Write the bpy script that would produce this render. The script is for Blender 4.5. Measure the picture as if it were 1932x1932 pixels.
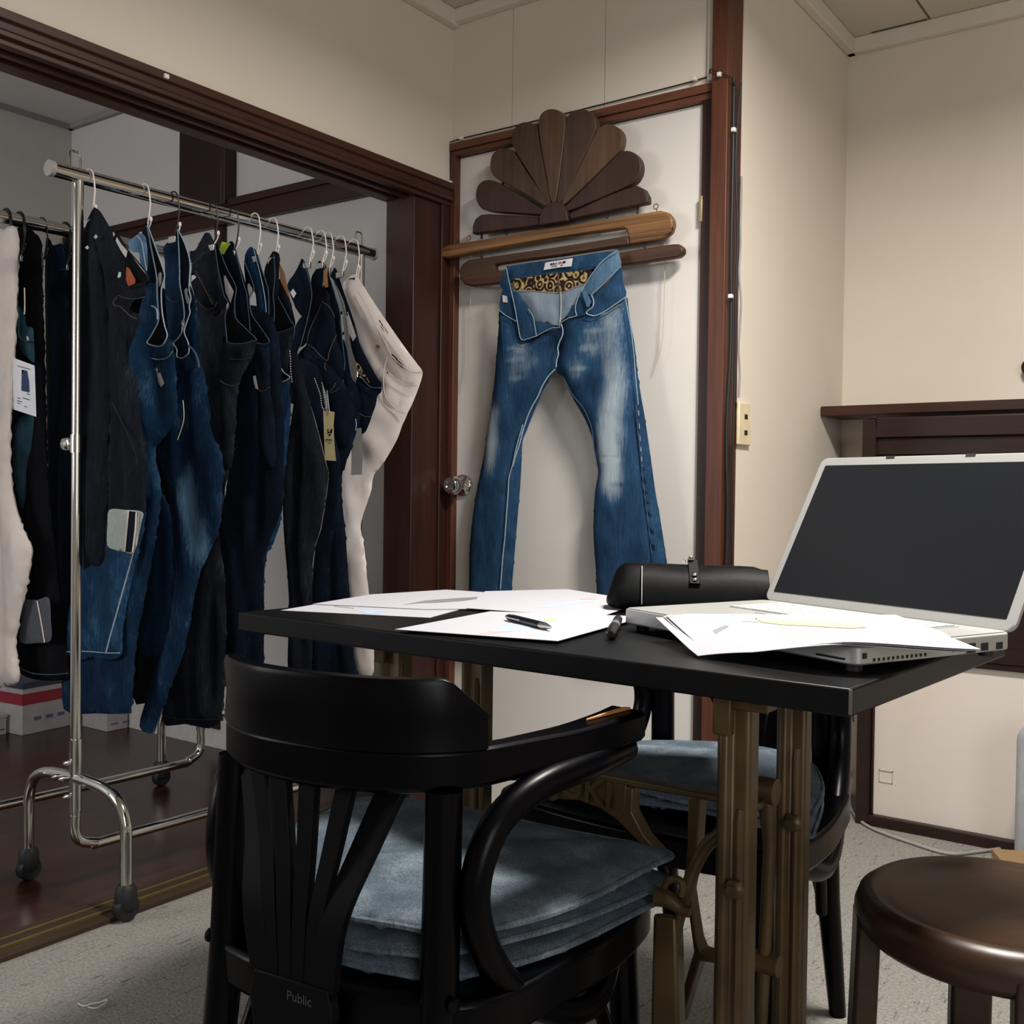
import bpy, math, random
import numpy as np
from mathutils import Vector, Matrix
from mathutils.geometry import delaunay_2d_cdt
PI = math.pi
S = bpy.context.scene
for o in list(bpy.data.objects): bpy.data.objects.remove(o)
COL = S.collection
# ---------------------------------------------------------------- camera
cd = bpy.data.cameras.new('camera'); cam = bpy.data.objects.new('camera', cd); COL.objects.link(cam)
cd.sensor_fit = 'HORIZONTAL'; cd.sensor_width = 36.0; cd.lens = 36.9775
cd.clip_start = .02
cam.matrix_world = Matrix([[0.8112978,-0.0212667,0.5842462,0.0],[0.5844945,0.0077399,-0.8113608,0.0],[0.0127329,0.9997439,0.0187096,0.92],[0.0,0.0,0.0,1.0]])
S.camera = cam
# ---------------------------------------------------------------- light and exposure
S.view_settings.view_transform = 'Standard'; S.view_settings.look = 'None'
S.view_settings.gamma = 1.0; S.view_settings.use_curve_mapping = False
S.view_settings.exposure = 0.0
w = bpy.data.worlds.new('world'); S.world = w; w.use_nodes = True
w.node_tree.nodes['Background'].inputs[0].default_value = (.75, .85, 1, 1)
w.node_tree.nodes['Background'].inputs[1].default_value = 0.0
def area(name, loc, rot, sx, sy, power, col, spread=PI):
    l = bpy.data.lights.new(name, 'AREA'); l.shape = 'RECTANGLE' if sx != sy else 'DISK'; l.size = sx; l.size_y = sy
    l.energy = power; l.color = col; l.spread = spread
    o = bpy.data.objects.new(name, l); COL.objects.link(o); o.location = loc; o.rotation_euler = rot
    return o
area('ceiling_lamp_light', (-.25, 1.5, 2.27), (0, 0, 0), .34, .34, 60, (1, .94, .87), 2.9)
area('side_fill_light', (2.1, -.9, 1.5), (math.radians(86), 0, math.radians(58)), 1.7, 1.4, 50, (.95, .97, 1))  # added broad fill from the unseen right side; no window is built there
area('back_room_fill', (-3.1, -1.1, 1.5), (math.radians(88), 0, 0), 1.2, 1.2, 27, (.96, .97, 1))  # fill added to brighten the back room walls; that wall has no opening
# ---------------------------------------------------------------- materials
def lin(h):
    h = h.lstrip('#'); c = [int(h[i:i+2], 16)/255 for i in (0, 2, 4)]
    return tuple(x/12.92 if x <= .04045 else ((x+.055)/1.055)**2.4 for x in c) + (1,)
class NT:
    def __init__(s, name):
        s.m = bpy.data.materials.new(name); s.m.use_nodes = True; s.t = s.m.node_tree; s.n = s.t.nodes
        s.b = s.n['Principled BSDF']
    def add(s, typ, **kw):
        n = s.n.new(typ)
        for k, v in kw.items(): setattr(n, k, v)
        return n
    def L(s, a, b): s.t.links.new(a, b)
    def coord(s, scale=(1, 1, 1), loc=(0, 0, 0), rot=(0, 0, 0)):
        tc = s.add('ShaderNodeTexCoord'); mp = s.add('ShaderNodeMapping')
        mp.inputs['Scale'].default_value = scale; mp.inputs['Location'].default_value = loc; mp.inputs['Rotation'].default_value = rot
        s.L(tc.outputs['Object'], mp.inputs['Vector']); return mp.outputs['Vector']
    def noise(s, scale, vec, detail=4, rough=.55):
        n = s.add('ShaderNodeTexNoise'); n.inputs['Scale'].default_value = scale; n.inputs['Detail'].default_value = detail
        n.inputs['Roughness'].default_value = rough; s.L(vec, n.inputs['Vector']); return n.outputs['Fac']
    def ramp(s, fac, stops):
        r = s.add('ShaderNodeValToRGB'); e = r.color_ramp.elements
        while len(e) < len(stops): e.new(.5)
        for q, (p, c) in zip(e, stops): q.position = p; q.color = c if len(c) == 4 else (*c, 1)
        s.L(fac, r.inputs['Fac']); return r.outputs['Color']
    def mix(s, fac, a, b, typ='MIX'):
        n = s.add('ShaderNodeMix', data_type='RGBA', blend_type=typ)
        for i, v in ((0, fac), (6, a), (7, b)):
            if hasattr(v, 'is_linked'): s.L(v, n.inputs[i])
            else: n.inputs[i].default_value = v
        return n.outputs[2]
    def math(s, op, a, b=0.0, clamp=False):
        n = s.add('ShaderNodeMath', operation=op, use_clamp=clamp)
        for i, v in ((0, a), (1, b)):
            if hasattr(v, 'is_linked'): s.L(v, n.inputs[i])
            else: n.inputs[i].default_value = v
        return n.outputs[0]
    def bump(s, h, strength, dist=.01):
        n = s.add('ShaderNodeBump'); n.inputs['Strength'].default_value = strength; n.inputs['Distance'].default_value = dist
        s.L(h, n.inputs['Height']); s.L(n.outputs['Normal'], s.b.inputs['Normal'])
    def col(s, c):
        if hasattr(c, 'is_linked'): s.L(c, s.b.inputs['Base Color'])
        else: s.b.inputs['Base Color'].default_value = c
    def set(s, rough=.5, metal=0, spec=.5, **kw):
        s.b.inputs['Roughness'].default_value = rough; s.b.inputs['Metallic'].default_value = metal
        s.b.inputs['Specular IOR Level'].default_value = spec
        for k, v in kw.items(): s.b.inputs[k].default_value = v
        return s.m
BW = ((0, 0, 0, 1), (1, 1, 1, 1))
def plain(name, h, rough=.5, metal=0, spec=.5, var=.08, nscale=30, bump=0, **kw):
    t = NT(name); c = lin(h); v = t.coord(); f = t.noise(nscale, v)
    d = tuple(x*(1-var) for x in c[:3])+(1,); l = tuple(min(1, x*(1+var)) for x in c[:3])+(1,)
    t.col(t.ramp(f, ((.3, d), (.7, l))))
    if bump: t.bump(f, bump, .003)
    return t.set(rough, metal, spec, **kw)
def wood(name, a, b, scale=(60, 60, 4), rough=.45, spec=.4, dist=2., contrast=(.3, .7)):
    t = NT(name); v = t.coord(scale); f = t.noise(1.0, v, 6, .6)
    v2 = t.coord(tuple(x*.22 for x in scale)); f2 = t.noise(1.0, v2, 3)
    ff = t.math('ADD', t.math('MULTIPLY', f, .55), t.math('MULTIPLY', f2, .45))
    t.col(t.ramp(ff, ((contrast[0], lin(a)), (contrast[1], lin(b))))); t.bump(f, .12, .002)
    return t.set(rough, 0, spec)
def denim(name, dark, mid, light, fades=(), streak=.5, base=.0, org=(0, 0, 0), rough=.9):
    """twill cloth: indigo, vertical slub streaks, and worn-in fades as soft blobs (centre, radii, strength) in metres"""
    t = NT(name); v = t.coord((420, 420, 22)); f = t.noise(1.0, v, 3, .6)
    v2 = t.coord((14, 14, 9)); f2 = t.noise(1.0, v2, 5, .6)
    tot = t.math('ADD', t.math('MULTIPLY', t.math('SUBTRACT', f, .5), streak), t.math('MULTIPLY', t.math('SUBTRACT', f2, .5), .75))
    tot = t.math('ADD', tot, .33+base)
    for (c, r, k) in fades:
        sc = tuple(1/x for x in r); cc = tuple(c[i]-org[i] for i in range(3))
        vec = t.coord(sc, tuple(-cc[i]*sc[i] for i in range(3)))
        ln = t.add('ShaderNodeVectorMath', operation='LENGTH'); t.L(vec, ln.inputs[0])
        e = t.add('ShaderNodeMapRange', interpolation_type='SMOOTHERSTEP'); t.L(ln.outputs['Value'], e.inputs['Value'])
        e.inputs['From Min'].default_value = 0; e.inputs['From Max'].default_value = 1
        e.inputs['To Min'].default_value = k; e.inputs['To Max'].default_value = 0
        tot = t.math('ADD', tot, e.outputs['Result'])
    t.col(t.ramp(tot, ((.05, lin(dark)), (.42, lin(mid)), (.95, lin(light)))))
    tw = t.add('ShaderNodeTexWave', wave_type='BANDS', bands_direction='DIAGONAL'); t.L(t.coord((1, 1, 1)), tw.inputs['Vector'])
    tw.inputs['Scale'].default_value = 260; t.bump(t.math('ADD', t.math('MULTIPLY', tw.outputs['Fac'], .4), f2), .25, .004)
    return t.set(rough, 0, .15)
# ---------------------------------------------------------------- objects
def tag(o, label=None, cat=None, group=None, kind=None):
    for k, v in (('label', label), ('category', cat), ('group', group), ('kind', kind)):
        if v: o[k] = v
    return o
def thing(name, label, cat, loc=(0, 0, 0), rz=0, group=None):
    o = bpy.data.objects.new(name, None); COL.objects.link(o); o.empty_display_size = .05
    o.location = loc; o.rotation_euler = (0, 0, rz)
    return tag(o, label, cat, group)
def root_of(p):
    while p.parent: p = p.parent
    return p
class MB:
    """collects verts and faces of one mesh"""
    def __init__(s): s.v = []; s.f = []
    def raw(s, vs, fs):
        n = len(s.v); s.v += [tuple(map(float, q)) for q in vs]; s.f += [tuple(n+i for i in q) for q in fs]; return s
    def box(s, a, b, rz=0, c=None):
        (x0, y0, z0), (x1, y1, z1) = a, b
        vs = [(x, y, z) for x in (x0, x1) for y in (y0, y1) for z in (z0, z1)]
        if rz:
            cx, cy = c or ((x0+x1)/2, (y0+y1)/2); k, q = math.cos(rz), math.sin(rz)
            vs = [(cx+(x-cx)*k-(y-cy)*q, cy+(x-cx)*q+(y-cy)*k, z) for x, y, z in vs]
        return s.raw(vs, [(0, 1, 3, 2), (4, 6, 7, 5), (0, 4, 5, 1), (2, 3, 7, 6), (0, 2, 6, 4), (1, 5, 7, 3)])
    def hexa(s, b4, t4):
        """8 corners: bottom loop and top loop"""
        return s.raw(list(b4)+list(t4), [(3, 2, 1, 0), (4, 5, 6, 7)]+[(i, (i+1) % 4, 4+(i+1) % 4, 4+i) for i in range(4)])
    def tube(s, pts, r, n=10, closed=False, sm=0, flat=1.0):
        P = [Vector(p) for p in (smooth(pts, sm, closed) if sm else pts)]
        m = len(P); rr = r if hasattr(r, '__len__') else [r]*m
        if len(rr) != m: rr = list(np.interp(np.linspace(0, 1, m), np.linspace(0, 1, len(rr)), rr))
        up = None; vs = []; fs = []
        for i, p in enumerate(P):
            d = (P[(i+1) % m]-P[i-1]) if closed or 0 < i < m-1 else (P[1]-P[0] if i == 0 else P[-1]-P[-2])
            d.normalize()
            if up is None:
                up = Vector((0, 0, 1)) if abs(d.z) < .9 else Vector((1, 0, 0))
            u = (up-d*up.dot(d)).normalized(); q = d.cross(u); up = u
            vs += [p+(u*math.cos(2*PI*k/n)*flat+q*math.sin(2*PI*k/n))*rr[i] for k in range(n)]
        for i in range(m if closed else m-1):
            a, b = i*n, ((i+1) % m)*n
            fs += [(a+k, a+(k+1) % n, b+(k+1) % n, b+k) for k in range(n)]
        if not closed: fs += [tuple(range(n))[::-1], tuple((m-1)*n+k for k in range(n))]
        return s.raw(vs, fs)
    def lathe(s, prof, o, axis='z', n=28, sx=1, sy=1):
        """prof: (radius, height) along axis"""
        o = Vector(o); A = {'z': ((1, 0, 0), (0, 1, 0), (0, 0, 1)), 'y': ((1, 0, 0), (0, 0, 1), (0, 1, 0)), 'x': ((0, 1, 0), (0, 0, 1), (1, 0, 0))}[axis]
        a, b, c = map(Vector, A); vs = []; fs = []
        for r, h in prof: vs += [o+c*h+(a*math.cos(2*PI*k/n)*sx+b*math.sin(2*PI*k/n)*sy)*max(r, 1e-5) for k in range(n)]
        for i in range(len(prof)-1): fs += [(i*n+k, i*n+(k+1) % n, (i+1)*n+(k+1) % n, (i+1)*n+k) for k in range(n)]
        fs += [tuple(range(n))[::-1], tuple((len(prof)-1)*n+k for k in range(n))]
        return s.raw(vs, fs)
    def prism(s, poly, axis, a, b):
        """extrude a 2D outline: axis 'y' -> (x,z), 'z' -> (x,y), 'x' -> (y,z)"""
        pu = {'y': lambda p, t: (p[0], t, p[1]), 'z': lambda p, t: (p[0], p[1], t), 'x': lambda p, t: (t, p[0], p[1])}[axis]
        n = len(poly); ar = sum(poly[i][0]*poly[(i+1) % n][1]-poly[(i+1) % n][0]*poly[i][1] for i in range(n))
        return s.raw([pu(p, a) for p in poly]+[pu(p, b) for p in poly],
                     [tuple(range(n)), tuple(range(2*n-1, n-1, -1))]+[(i, i+n, (i+1) % n+n, (i+1) % n) for i in range(n)])
    def sweep(s, pts, prof, closed=False, sm=0, w=None):
        """sweep a 2D profile (side, up) along a path that stays roughly horizontal; w scales it"""
        P = [Vector(p) for p in (smooth(pts, sm, closed) if sm else pts)]; m = len(P); vs = []; fs = []
        for i, p in enumerate(P):
            d = (P[(i+1) % m]-P[i-1]) if closed or 0 < i < m-1 else (P[1]-P[0] if i == 0 else P[-1]-P[-2])
            d.z = 0; d.normalize(); q = Vector((d.y, -d.x, 0)); pr = prof(i/(m-1)) if callable(prof) else prof
            n = len(pr); vs += [p+q*a+Vector((0, 0, b)) for a, b in pr]
        for i in range(m if closed else m-1):
            a, b = i*n, ((i+1) % m)*n
            fs += [(a+k, b+k, b+(k+1) % n, a+(k+1) % n) for k in range(n)]
        if not closed: fs += [tuple(range(n)), tuple((m-1)*n+k for k in range(n))[::-1]]
        return s.raw(vs, fs)
    def build(s, name, mat, parent=None, smooth=True, bev=0, sub=0, ang=40):
        off = Vector((0, 0, 0))
        if parent is not None and s.world: off = root_of(parent).location
        me = bpy.data.meshes.new(name); me.from_pydata([tuple(Vector(q)-off) for q in s.v], [], s.f)
        import bmesh
        bm = bmesh.new(); bm.from_mesh(me); bmesh.ops.remove_doubles(bm, verts=bm.verts, dist=1e-6)
        bmesh.ops.recalc_face_normals(bm, faces=bm.faces); bm.to_mesh(me); bm.free()
        o = bpy.data.objects.new(name, me); COL.objects.link(o)
        if mat: me.materials.append(mat)
        if parent is not None: o.parent = parent
        if bev:
            b = o.modifiers.new('bevel', 'BEVEL'); b.width = bev; b.segments = 2; b.limit_method = 'ANGLE'; b.angle_limit = math.radians(35)
        if sub:
            b = o.modifiers.new('sub', 'SUBSURF'); b.levels = sub; b.render_levels = sub
        if smooth:
            for p in me.polygons: p.use_smooth = True
            me.set_sharp_from_angle(angle=math.radians(ang))
        return o
    world = True
class LB(MB):
    world = False        # verts already in the parent's own space
def smooth(pts, k=4, closed=False):
    """Catmull-Rom through the points, k steps per span"""
    P = [np.array(p, float) for p in pts]; n = len(P); out = []
    for i in range(n if closed else n-1):
        p0 = P[i-1] if closed or i > 0 else 2*P[0]-P[1]; p1 = P[i]; p2 = P[(i+1) % n]; p3 = P[(i+2) % n] if closed or i < n-2 else 2*P[-1]-P[-2]
        for j in range(k):
            t = j/k; out.append(tuple(.5*(2*p1+(p2-p0)*t+(2*p0-5*p1+4*p2-p3)*t*t+(3*p1-p0-3*p2+p3)*t**3)))
    if not closed: out.append(tuple(P[-1]))
    return out
def pillow(name, yp, mat, parent, t=.012, back=.004, h=.011, fold=(.004, 28, 0, 0), rim=.022, axis='y', sm=3, sub=0, build=True, up=-1):
    """soft cloth panel: a 2D outline at its own distance, filled with a fine grid and puffed out, with folds.
    yp = (plane, outline); axis 'y' hangs in x-z and puffs to -y, 'z' lies in x-y and puffs up"""
    yv, poly = yp
    if sm: poly = smooth(poly, sm, True)
    Q = []
    for i, p in enumerate(poly):
        q = poly[(i+1) % len(poly)]; d = math.dist(p, q); k = max(1, int(d/(h*1.1)))
        Q += [(p[0]+(q[0]-p[0])*j/k, p[1]+(q[1]-p[1])*j/k) for j in range(k) if d > 1e-5]
    B = np.array(Q); B2 = np.roll(B, -1, 0)
    x0, z0 = B.min(0); x1, z1 = B.max(0)
    gx, gz = np.meshgrid(np.arange(x0+h/2, x1, h), np.arange(z0+h/2, z1, h)); gx = gx+(np.arange(gx.shape[0]) % 2)[:, None]*h/2
    G = np.stack([gx.ravel(), gz.ravel()], 1)
    c = ((B[None, :, 1] > G[:, None, 1]) != (B2[None, :, 1] > G[:, None, 1])) & \
        (G[:, None, 0] < (B2-B)[None, :, 0]*(G[:, None, 1]-B[None, :, 1])/((B2-B)[None, :, 1]+1e-12)+B[None, :, 0])
    G = G[c.sum(1) % 2 == 1]
    if len(G):
        D = np.sqrt(((G[:, None]-B[None])**2).sum(2)).min(1); G = G[D > h*.45]; D = D[D > h*.45]
    nb = len(B); n = nb+len(G)
    r = delaunay_2d_cdt([Vector(p) for p in B]+[Vector(p) for p in G], [(i, (i+1) % nb) for i in range(nb)], [list(range(nb))], 1, 1e-7)
    V = np.array([tuple(v) for v in r[0]]); F = r[2]
    d = np.sqrt(((V[:, None]-B[None])**2).sum(2)).min(1)
    e = np.clip(d/rim, 0, 1); e = np.sqrt(1-(1-e)**2)
    amp, fr, an, sd = fold; rs = np.random.RandomState(sd)
    ca, sa = math.cos(an), math.sin(an); u = V[:, 0]*ca+V[:, 1]*sa; s_ = -V[:, 0]*sa+V[:, 1]*ca
    ph = rs.rand(6)*6.28
    wv = np.sin(u*fr+ph[0]+1.1*np.sin(s_*5+ph[1]))+.6*np.sin(u*fr*1.9+ph[2]+1.4*np.sin(s_*8+ph[3]))+.5*np.sin(u*fr*.5+s_*11+ph[4])
    on = d < 1e-6
    e2 = np.clip(d/(rim*2.2), 0, 1)**1.5; ft = np.where(on, 0, t*e); bt = np.where(on, 0, -back*e)
    nbv = [set() for _ in V]
    for f in F:
        for i in range(len(f)): nbv[f[i]].add(f[i-1]); nbv[f[i-1]].add(f[i])
    for _ in range(9):
        g = np.array([ft[list(q)].mean() if q else 0 for q in nbv]); ft = np.where(on, 0, .45*ft+.55*g)
    ft = ft+1.25*amp*wv*e2
    vs = []; fs = []; idx = {}
    pu = (lambda p, o: (p[0], yv+up*o, p[1])) if axis == 'y' else (lambda p, o: (p[0], p[1], yv+o))
    vs = [pu(p, o) for p, o in zip(V, ft)]; m = len(vs)
    for i, (p, o) in enumerate(zip(V, bt)):
        if on[i]: idx[i] = i
        else: idx[i] = len(vs); vs.append(pu(p, o))
    for f in F: fs.append(tuple(f)); fs.append(tuple(idx[i] for i in reversed(f)))
    mb = MB().raw(vs, fs)
    return mb.build(name, mat, parent, ang=75) if build else mb
def cord(name, yp, r, mat, parent, sm=4, n=6, dy=0):
    yv, pts = yp
    return MB().tube([(p[0], yv+dy, p[1]) for p in pts], r, n, sm=sm).build(name, mat, parent)
def text_mesh(body, size, mat, parent, M4, ext=.0004, name='lettering', bold=0, sp=1.0):
    c = bpy.data.curves.new(name, 'FONT'); c.body = body; c.size = size; c.extrude = ext; c.offset = bold; c.align_x = 'CENTER'; c.align_y = 'CENTER'; c.space_character = sp
    o = bpy.data.objects.new(name+'_curve', c); COL.objects.link(o)
    dg = bpy.context.evaluated_depsgraph_get(); me = bpy.data.meshes.new_from_object(o.evaluated_get(dg)); bpy.data.objects.remove(o)
    me.transform(M4); p = bpy.data.objects.new(name, me); COL.objects.link(p); me.materials.clear(); me.materials.append(mat); p.parent = parent
    return p
# ================================================================ the room
def wallmat(name, h, spec=.3, rough=.75, b=.05):
    t = NT(name); f = t.noise(6, t.coord(), 3); c = lin(h); g = t.noise(260, t.coord(), 2)
    t.col(t.ramp(f, ((.3, tuple(x*.97 for x in c[:3])), (.7, c)))); t.bump(g, b, .002); return t.set(rough, 0, spec)
M_wall = wallmat('painted_plaster', '#ded4c6'); M_door = wallmat('door_paint', '#dfdbd5', .4, .5); M_closet = wallmat('closet_plaster', '#cbc8c4', .2, .9, .35)
M_ceil = wallmat('ceiling_board', '#cfc8bb'); M_crown = wallmat('crown_paint', '#ddd6ca')
M_dark = wood('dark_stained_trim', '#210f0c', '#3f2017'); M_red = wood('red_brown_trim', '#371b12', '#653a27', (90, 90, 5))
M_trimx = wood('lintel_wood', '#281410', '#4f2c20', (70, 4, 70)); M_hdr = wood('header_wood', '#43231a', '#7a4c36', (5, 70, 70))
M_beam = wood('beam_wood', '#1f0b08', '#3c1810', (4, 70, 70))
def carpet():
    t = NT('grey_carpet'); f = t.noise(1, t.coord((110, 16, 90)), 5, .75); g = t.noise(160, t.coord(), 4); k = t.noise(1, t.coord((4, 3, 4)), 3)
    sp = t.ramp(f, ((.575, (0, 0, 0)), (.66, (1, 1, 1)))); c = t.ramp(g, ((.3, lin('#7b7975')), (.7, lin('#a6a49e'))))
    c = t.mix(t.math('MULTIPLY', k, .25), c, lin('#84817a')); c = t.mix(t.math('MULTIPLY', sp, .75), c, lin('#3d3c3b'))
    t.col(c); t.bump(t.math('ADD', g, f), .6, .006); return t.set(.95, 0, .1)
def floorwood():
    t = NT('polished_floorboards'); v = t.coord((40, 3, 40)); f = t.noise(1, v, 5)
    br = t.add('ShaderNodeTexBrick'); t.L(t.coord((1, 1, 1), rot=(0, 0, PI/2)), br.inputs['Vector'])
    br.inputs['Scale'].default_value = 1; br.inputs['Brick Width'].default_value = 3.6; br.inputs['Row Height'].default_value = .11
    br.inputs['Mortar Size'].default_value = .0012; br.inputs['Color1'].default_value = (.8, .8, .8, 1); br.inputs['Color2'].default_value = (1.1, 1.1, 1.1, 1); br.inputs['Mortar'].default_value = (.2, .2, .2, 1)
    c = t.ramp(f, ((.3, lin('#1f0f0a')), (.7, lin('#3d2015')))); t.col(t.mix(1., c, br.outputs['Color'], 'MULTIPLY'))
    return t.set(.25, 0, .3)
def st(name, mb, m, parent=None, **kw):
    o = mb.build(name, m, parent, **kw)
    if parent is None: o['kind'] = 'structure'
    return o
XL, YD, XR, YB, ZC = -1.965, 2.404, -1.079, 3.237, 2.315
st('floor', MB().box((XL, -2.6, -.05), (2.2, YB, 0)), carpet(), smooth=False)
st('ceiling', MB().box((XL-.1, -2.6, ZC), (2.2, YB+.1, ZC+.05)), M_ceil, smooth=False)
st('wall_left', MB().box((XL-.1, -1.2, 1.815), (XL, YD, ZC)).box((XL-.1, -2.6, 0), (XL, -1.2, ZC)), M_wall, smooth=False)
# door wall: panel above the door with two upright grooves, solid parts left and right of the leaf
wb = MB()
for a, b in ((XL, -1.7495), (-1.7475, -1.4485), (-1.4465, XR-.01)): wb.box((a, YD, 1.9), (b, YD+.09, ZC))
wb.box((XL, YD+.004, 1.9), (XR-.012, YD+.09, ZC)).box((XL-.1, YD+.03, 0), (XL+.02, YD+.09, 1.95)).box((-1.17, YD+.04, 0), (XR-.02, YD+.09, 1.95))
st('wall_door', wb, M_wall, smooth=False)
st('wall_right', MB().box((XR-.08, YD+.05, 0), (XR, YB, ZC)), M_wall, smooth=False)
st('wall_back', MB().box((XR-.08, YB, 0), (2.2, YB+.1, ZC)), M_wall, smooth=False)
st('wall_side', MB().box((2.2, -2.6, 0), (2.3, YB+.1, ZC)), M_wall, smooth=False)
st('wall_rear', MB().box((XL-.1, -2.7, 0), (2.3, -2.6, ZC)), M_wall, smooth=False)
cr = MB().box((XL, -2.6, 2.268), (XL+.028, YD, ZC)).box((XL, YD-.028, 2.275), (-1.15, YD, ZC)).box((XR, YD+.05, 2.268), (XR+.028, YB, ZC)).box((XR, YB-.028, 2.268), (2.2, YB, ZC)).box((-1.149, YD-.012, 1.94), (-1.129, YD, ZC))
st('trim_1', cr, M_crown, bev=.004)
# thin dark joints between the ceiling boards
st('trim_2', MB().box((-.835, -2.6, ZC-.002), (-.831, YB-.03, ZC+.01)).box((-.3, -2.6, ZC-.002), (-.296, YB-.03, ZC+.01)).box((-1.0, YB-.034, ZC-.002), (-.84, YB-.029, ZC+.01)), plain('dark_board_joint', '#5a544b', .9))
# ---- opening to the back room: grooved lintel, corner post, sill
prof = [(0, 0), (.022, 0), (.022, -.018), (.014, -.022), (.014, -.036), (.020, -.040), (.020, -.050), (.008, -.053), (.008, -.063), (-.012, -.063), (-.012, -.052), (-.030, -.052), (-.030, -.066), (-.046, -.066), (-.046, -.052), (-.072, -.052), (-.072, -.066), (-.115, -.066), (-.115, 0)]
st('trim_3', MB().sweep([(XL, -1.2, 1.815), (XL, YD, 1.815)], prof), M_trimx, smooth=False, bev=.0015)
st('trim_4', MB().box((XL-.11, 2.245, 0), (XL-.004, YD+.03, 1.76)).box((XL-.004, YD-.045, 0), (XL+.004, YD, 1.76)), M_dark, bev=.003)
sb = MB().box((XL-.105, -1.2, -.05), (XL, 2.245, .004)).box((XL-.105, -1.2, .004), (XL-.085, 2.245, .012)).box((XL-.07, -1.2, .004), (XL-.05, 2.245, .012)).box((XL-.033, -1.2, .004), (XL, 2.245, .010))
st('trim_5', sb, wood('sill_wood', '#241610', '#43301f', (70, 4, 70)), bev=.001)
st('trim_6', MB().box((XL-.081, -1.2, .004), (XL-.074, 2.245, .0135)).box((XL-.045, -1.2, .004), (XL-.038, 2.245, .0135)), plain('brass_rail', '#7d6c43', .4, .6))
# ---- back room seen through the opening
CX, CYW, CZ = -3.95, 2.415, 2.372
st('floor_back', MB().box((CX, -1.2, -.05), (XL-.105, CYW, .002)), floorwood(), smooth=False)
st('ceiling_back', MB().box((CX, -1.2, CZ), (XL-.1, CYW, CZ+.05)), M_closet, smooth=False)
st('wall_back_room_right', MB().box((CX-.1, CYW, 0), (XL-.1, CYW+.1, CZ)), M_closet, smooth=False)
st('wall_back_room_end', MB().box((CX-.1, -1.3, 0), (CX, CYW, CZ)), M_closet, smooth=False)
st('wall_back_room_left', MB().box((CX, -1.3, 0), (XL-.1, -1.2, CZ)), M_closet, smooth=False)
st('trim_7', MB().box((CX, CYW-.03, 1.838), (XL-.1, CYW, 1.92)).box((CX, CYW-.04, 1.895), (XL-.1, CYW-.03, 1.92)), M_beam, bev=.003)
st('trim_8', MB().box((-3.19, CYW-.05, 1.90), (-2.955, CYW, CZ)), wood('dark_pillar', '#160807', '#2c110c'), bev=.004)
st('trim_9', MB().box((-2.955, CYW-.05, 1.90), (-2.937, CYW, CZ)).box((-3.03, CYW-.02, .07), (-2.985, CYW, 1.838)), M_dark, bev=.003)
st('baseboard_back', MB().box((CX, CYW-.012, 0), (XL-.11, CYW, .10)).box((CX, -1.2, 0), (CX+.012, CYW, .07)), plain('chalky_base', '#c3bfbc', .8), bev=.002)
st('trim_10', MB().box((CX, CYW-.02, CZ-.018), (XL-.1, CYW, CZ)).box((CX, -1.2, CZ-.018), (CX+.02, CYW, CZ)), plain('thin_moulding', '#8d8c89', .8))
# ---- white door, its frame and the tall post
d = MB().box((-1.945, YD+.012, .006), (-1.163, YD+.046, 1.895)).build('door_1', M_door, bev=.002); d['kind'] = 'structure'
kn = MB().lathe([(.034, 0), (.034, -.004), (.03, -.010), (.014, -.016), (.012, -.03), (.018, -.034), (.026, -.040), (.0275, -.052), (.0265, -.062), (.022, -.067), (.012, -.068), (.010, -.0655)], (-1.915, YD+.012, .938), 'y').build('door_knob', plain('chrome', '#e6e6e6', .08, 1.0, var=.02), d)
MB().box((-1.166, YD-.006, 1.598), (-1.158, YD+.014, 1.662)).build('hinge', plain('aged_brass', '#b9a782', .4, .7), d, bev=.001)
st('trim_11', MB().box((XL+.002, YD-.008, 1.896), (-1.125, YD+.03, 1.912)).box((XL+.002, YD-.014, 1.912), (-1.125, YD+.03, 1.934)), M_hdr, bev=.002)
st('trim_12', MB().box((XL+.004, YD-.012, 0), (XL+.024, YD+.03, 1.9)), M_red, bev=.002)
st('trim_13', MB().box((-1.163, YD-.002, 0), (-1.118, YD+.05, 1.9)), M_dark, bev=.002)
st('trim_14', MB().box((-1.124, YD-.035, 0), (XR-.002, YD+.05, ZC)), M_red, bev=.002)
# ================================================================ lamps
M_black = plain('black_lacquer', '#020205', .3, 0, .12, .2, 12)
M_blackm = plain('black_matte', '#040407', .55, 0, .12)
M_chrome = plain('polished_chrome', '#d9d9d6', .1, 1.0, var=.03)
M_steel = plain('bright_steel', '#c8c8c6', .25, 1.0)
M_rubber = plain('black_rubber', '#101216', .6)
M_white = plain('white_plastic', '#e4dfda', .35, var=.02)
M_worn = plain('bare_worn_wood', '#b07a42', .6)
M_grey_denim = denim('grey_blue_cushion_denim', '#1e252d', '#4f5b66', '#a3b0b9', streak=.5, base=.10)
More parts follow.
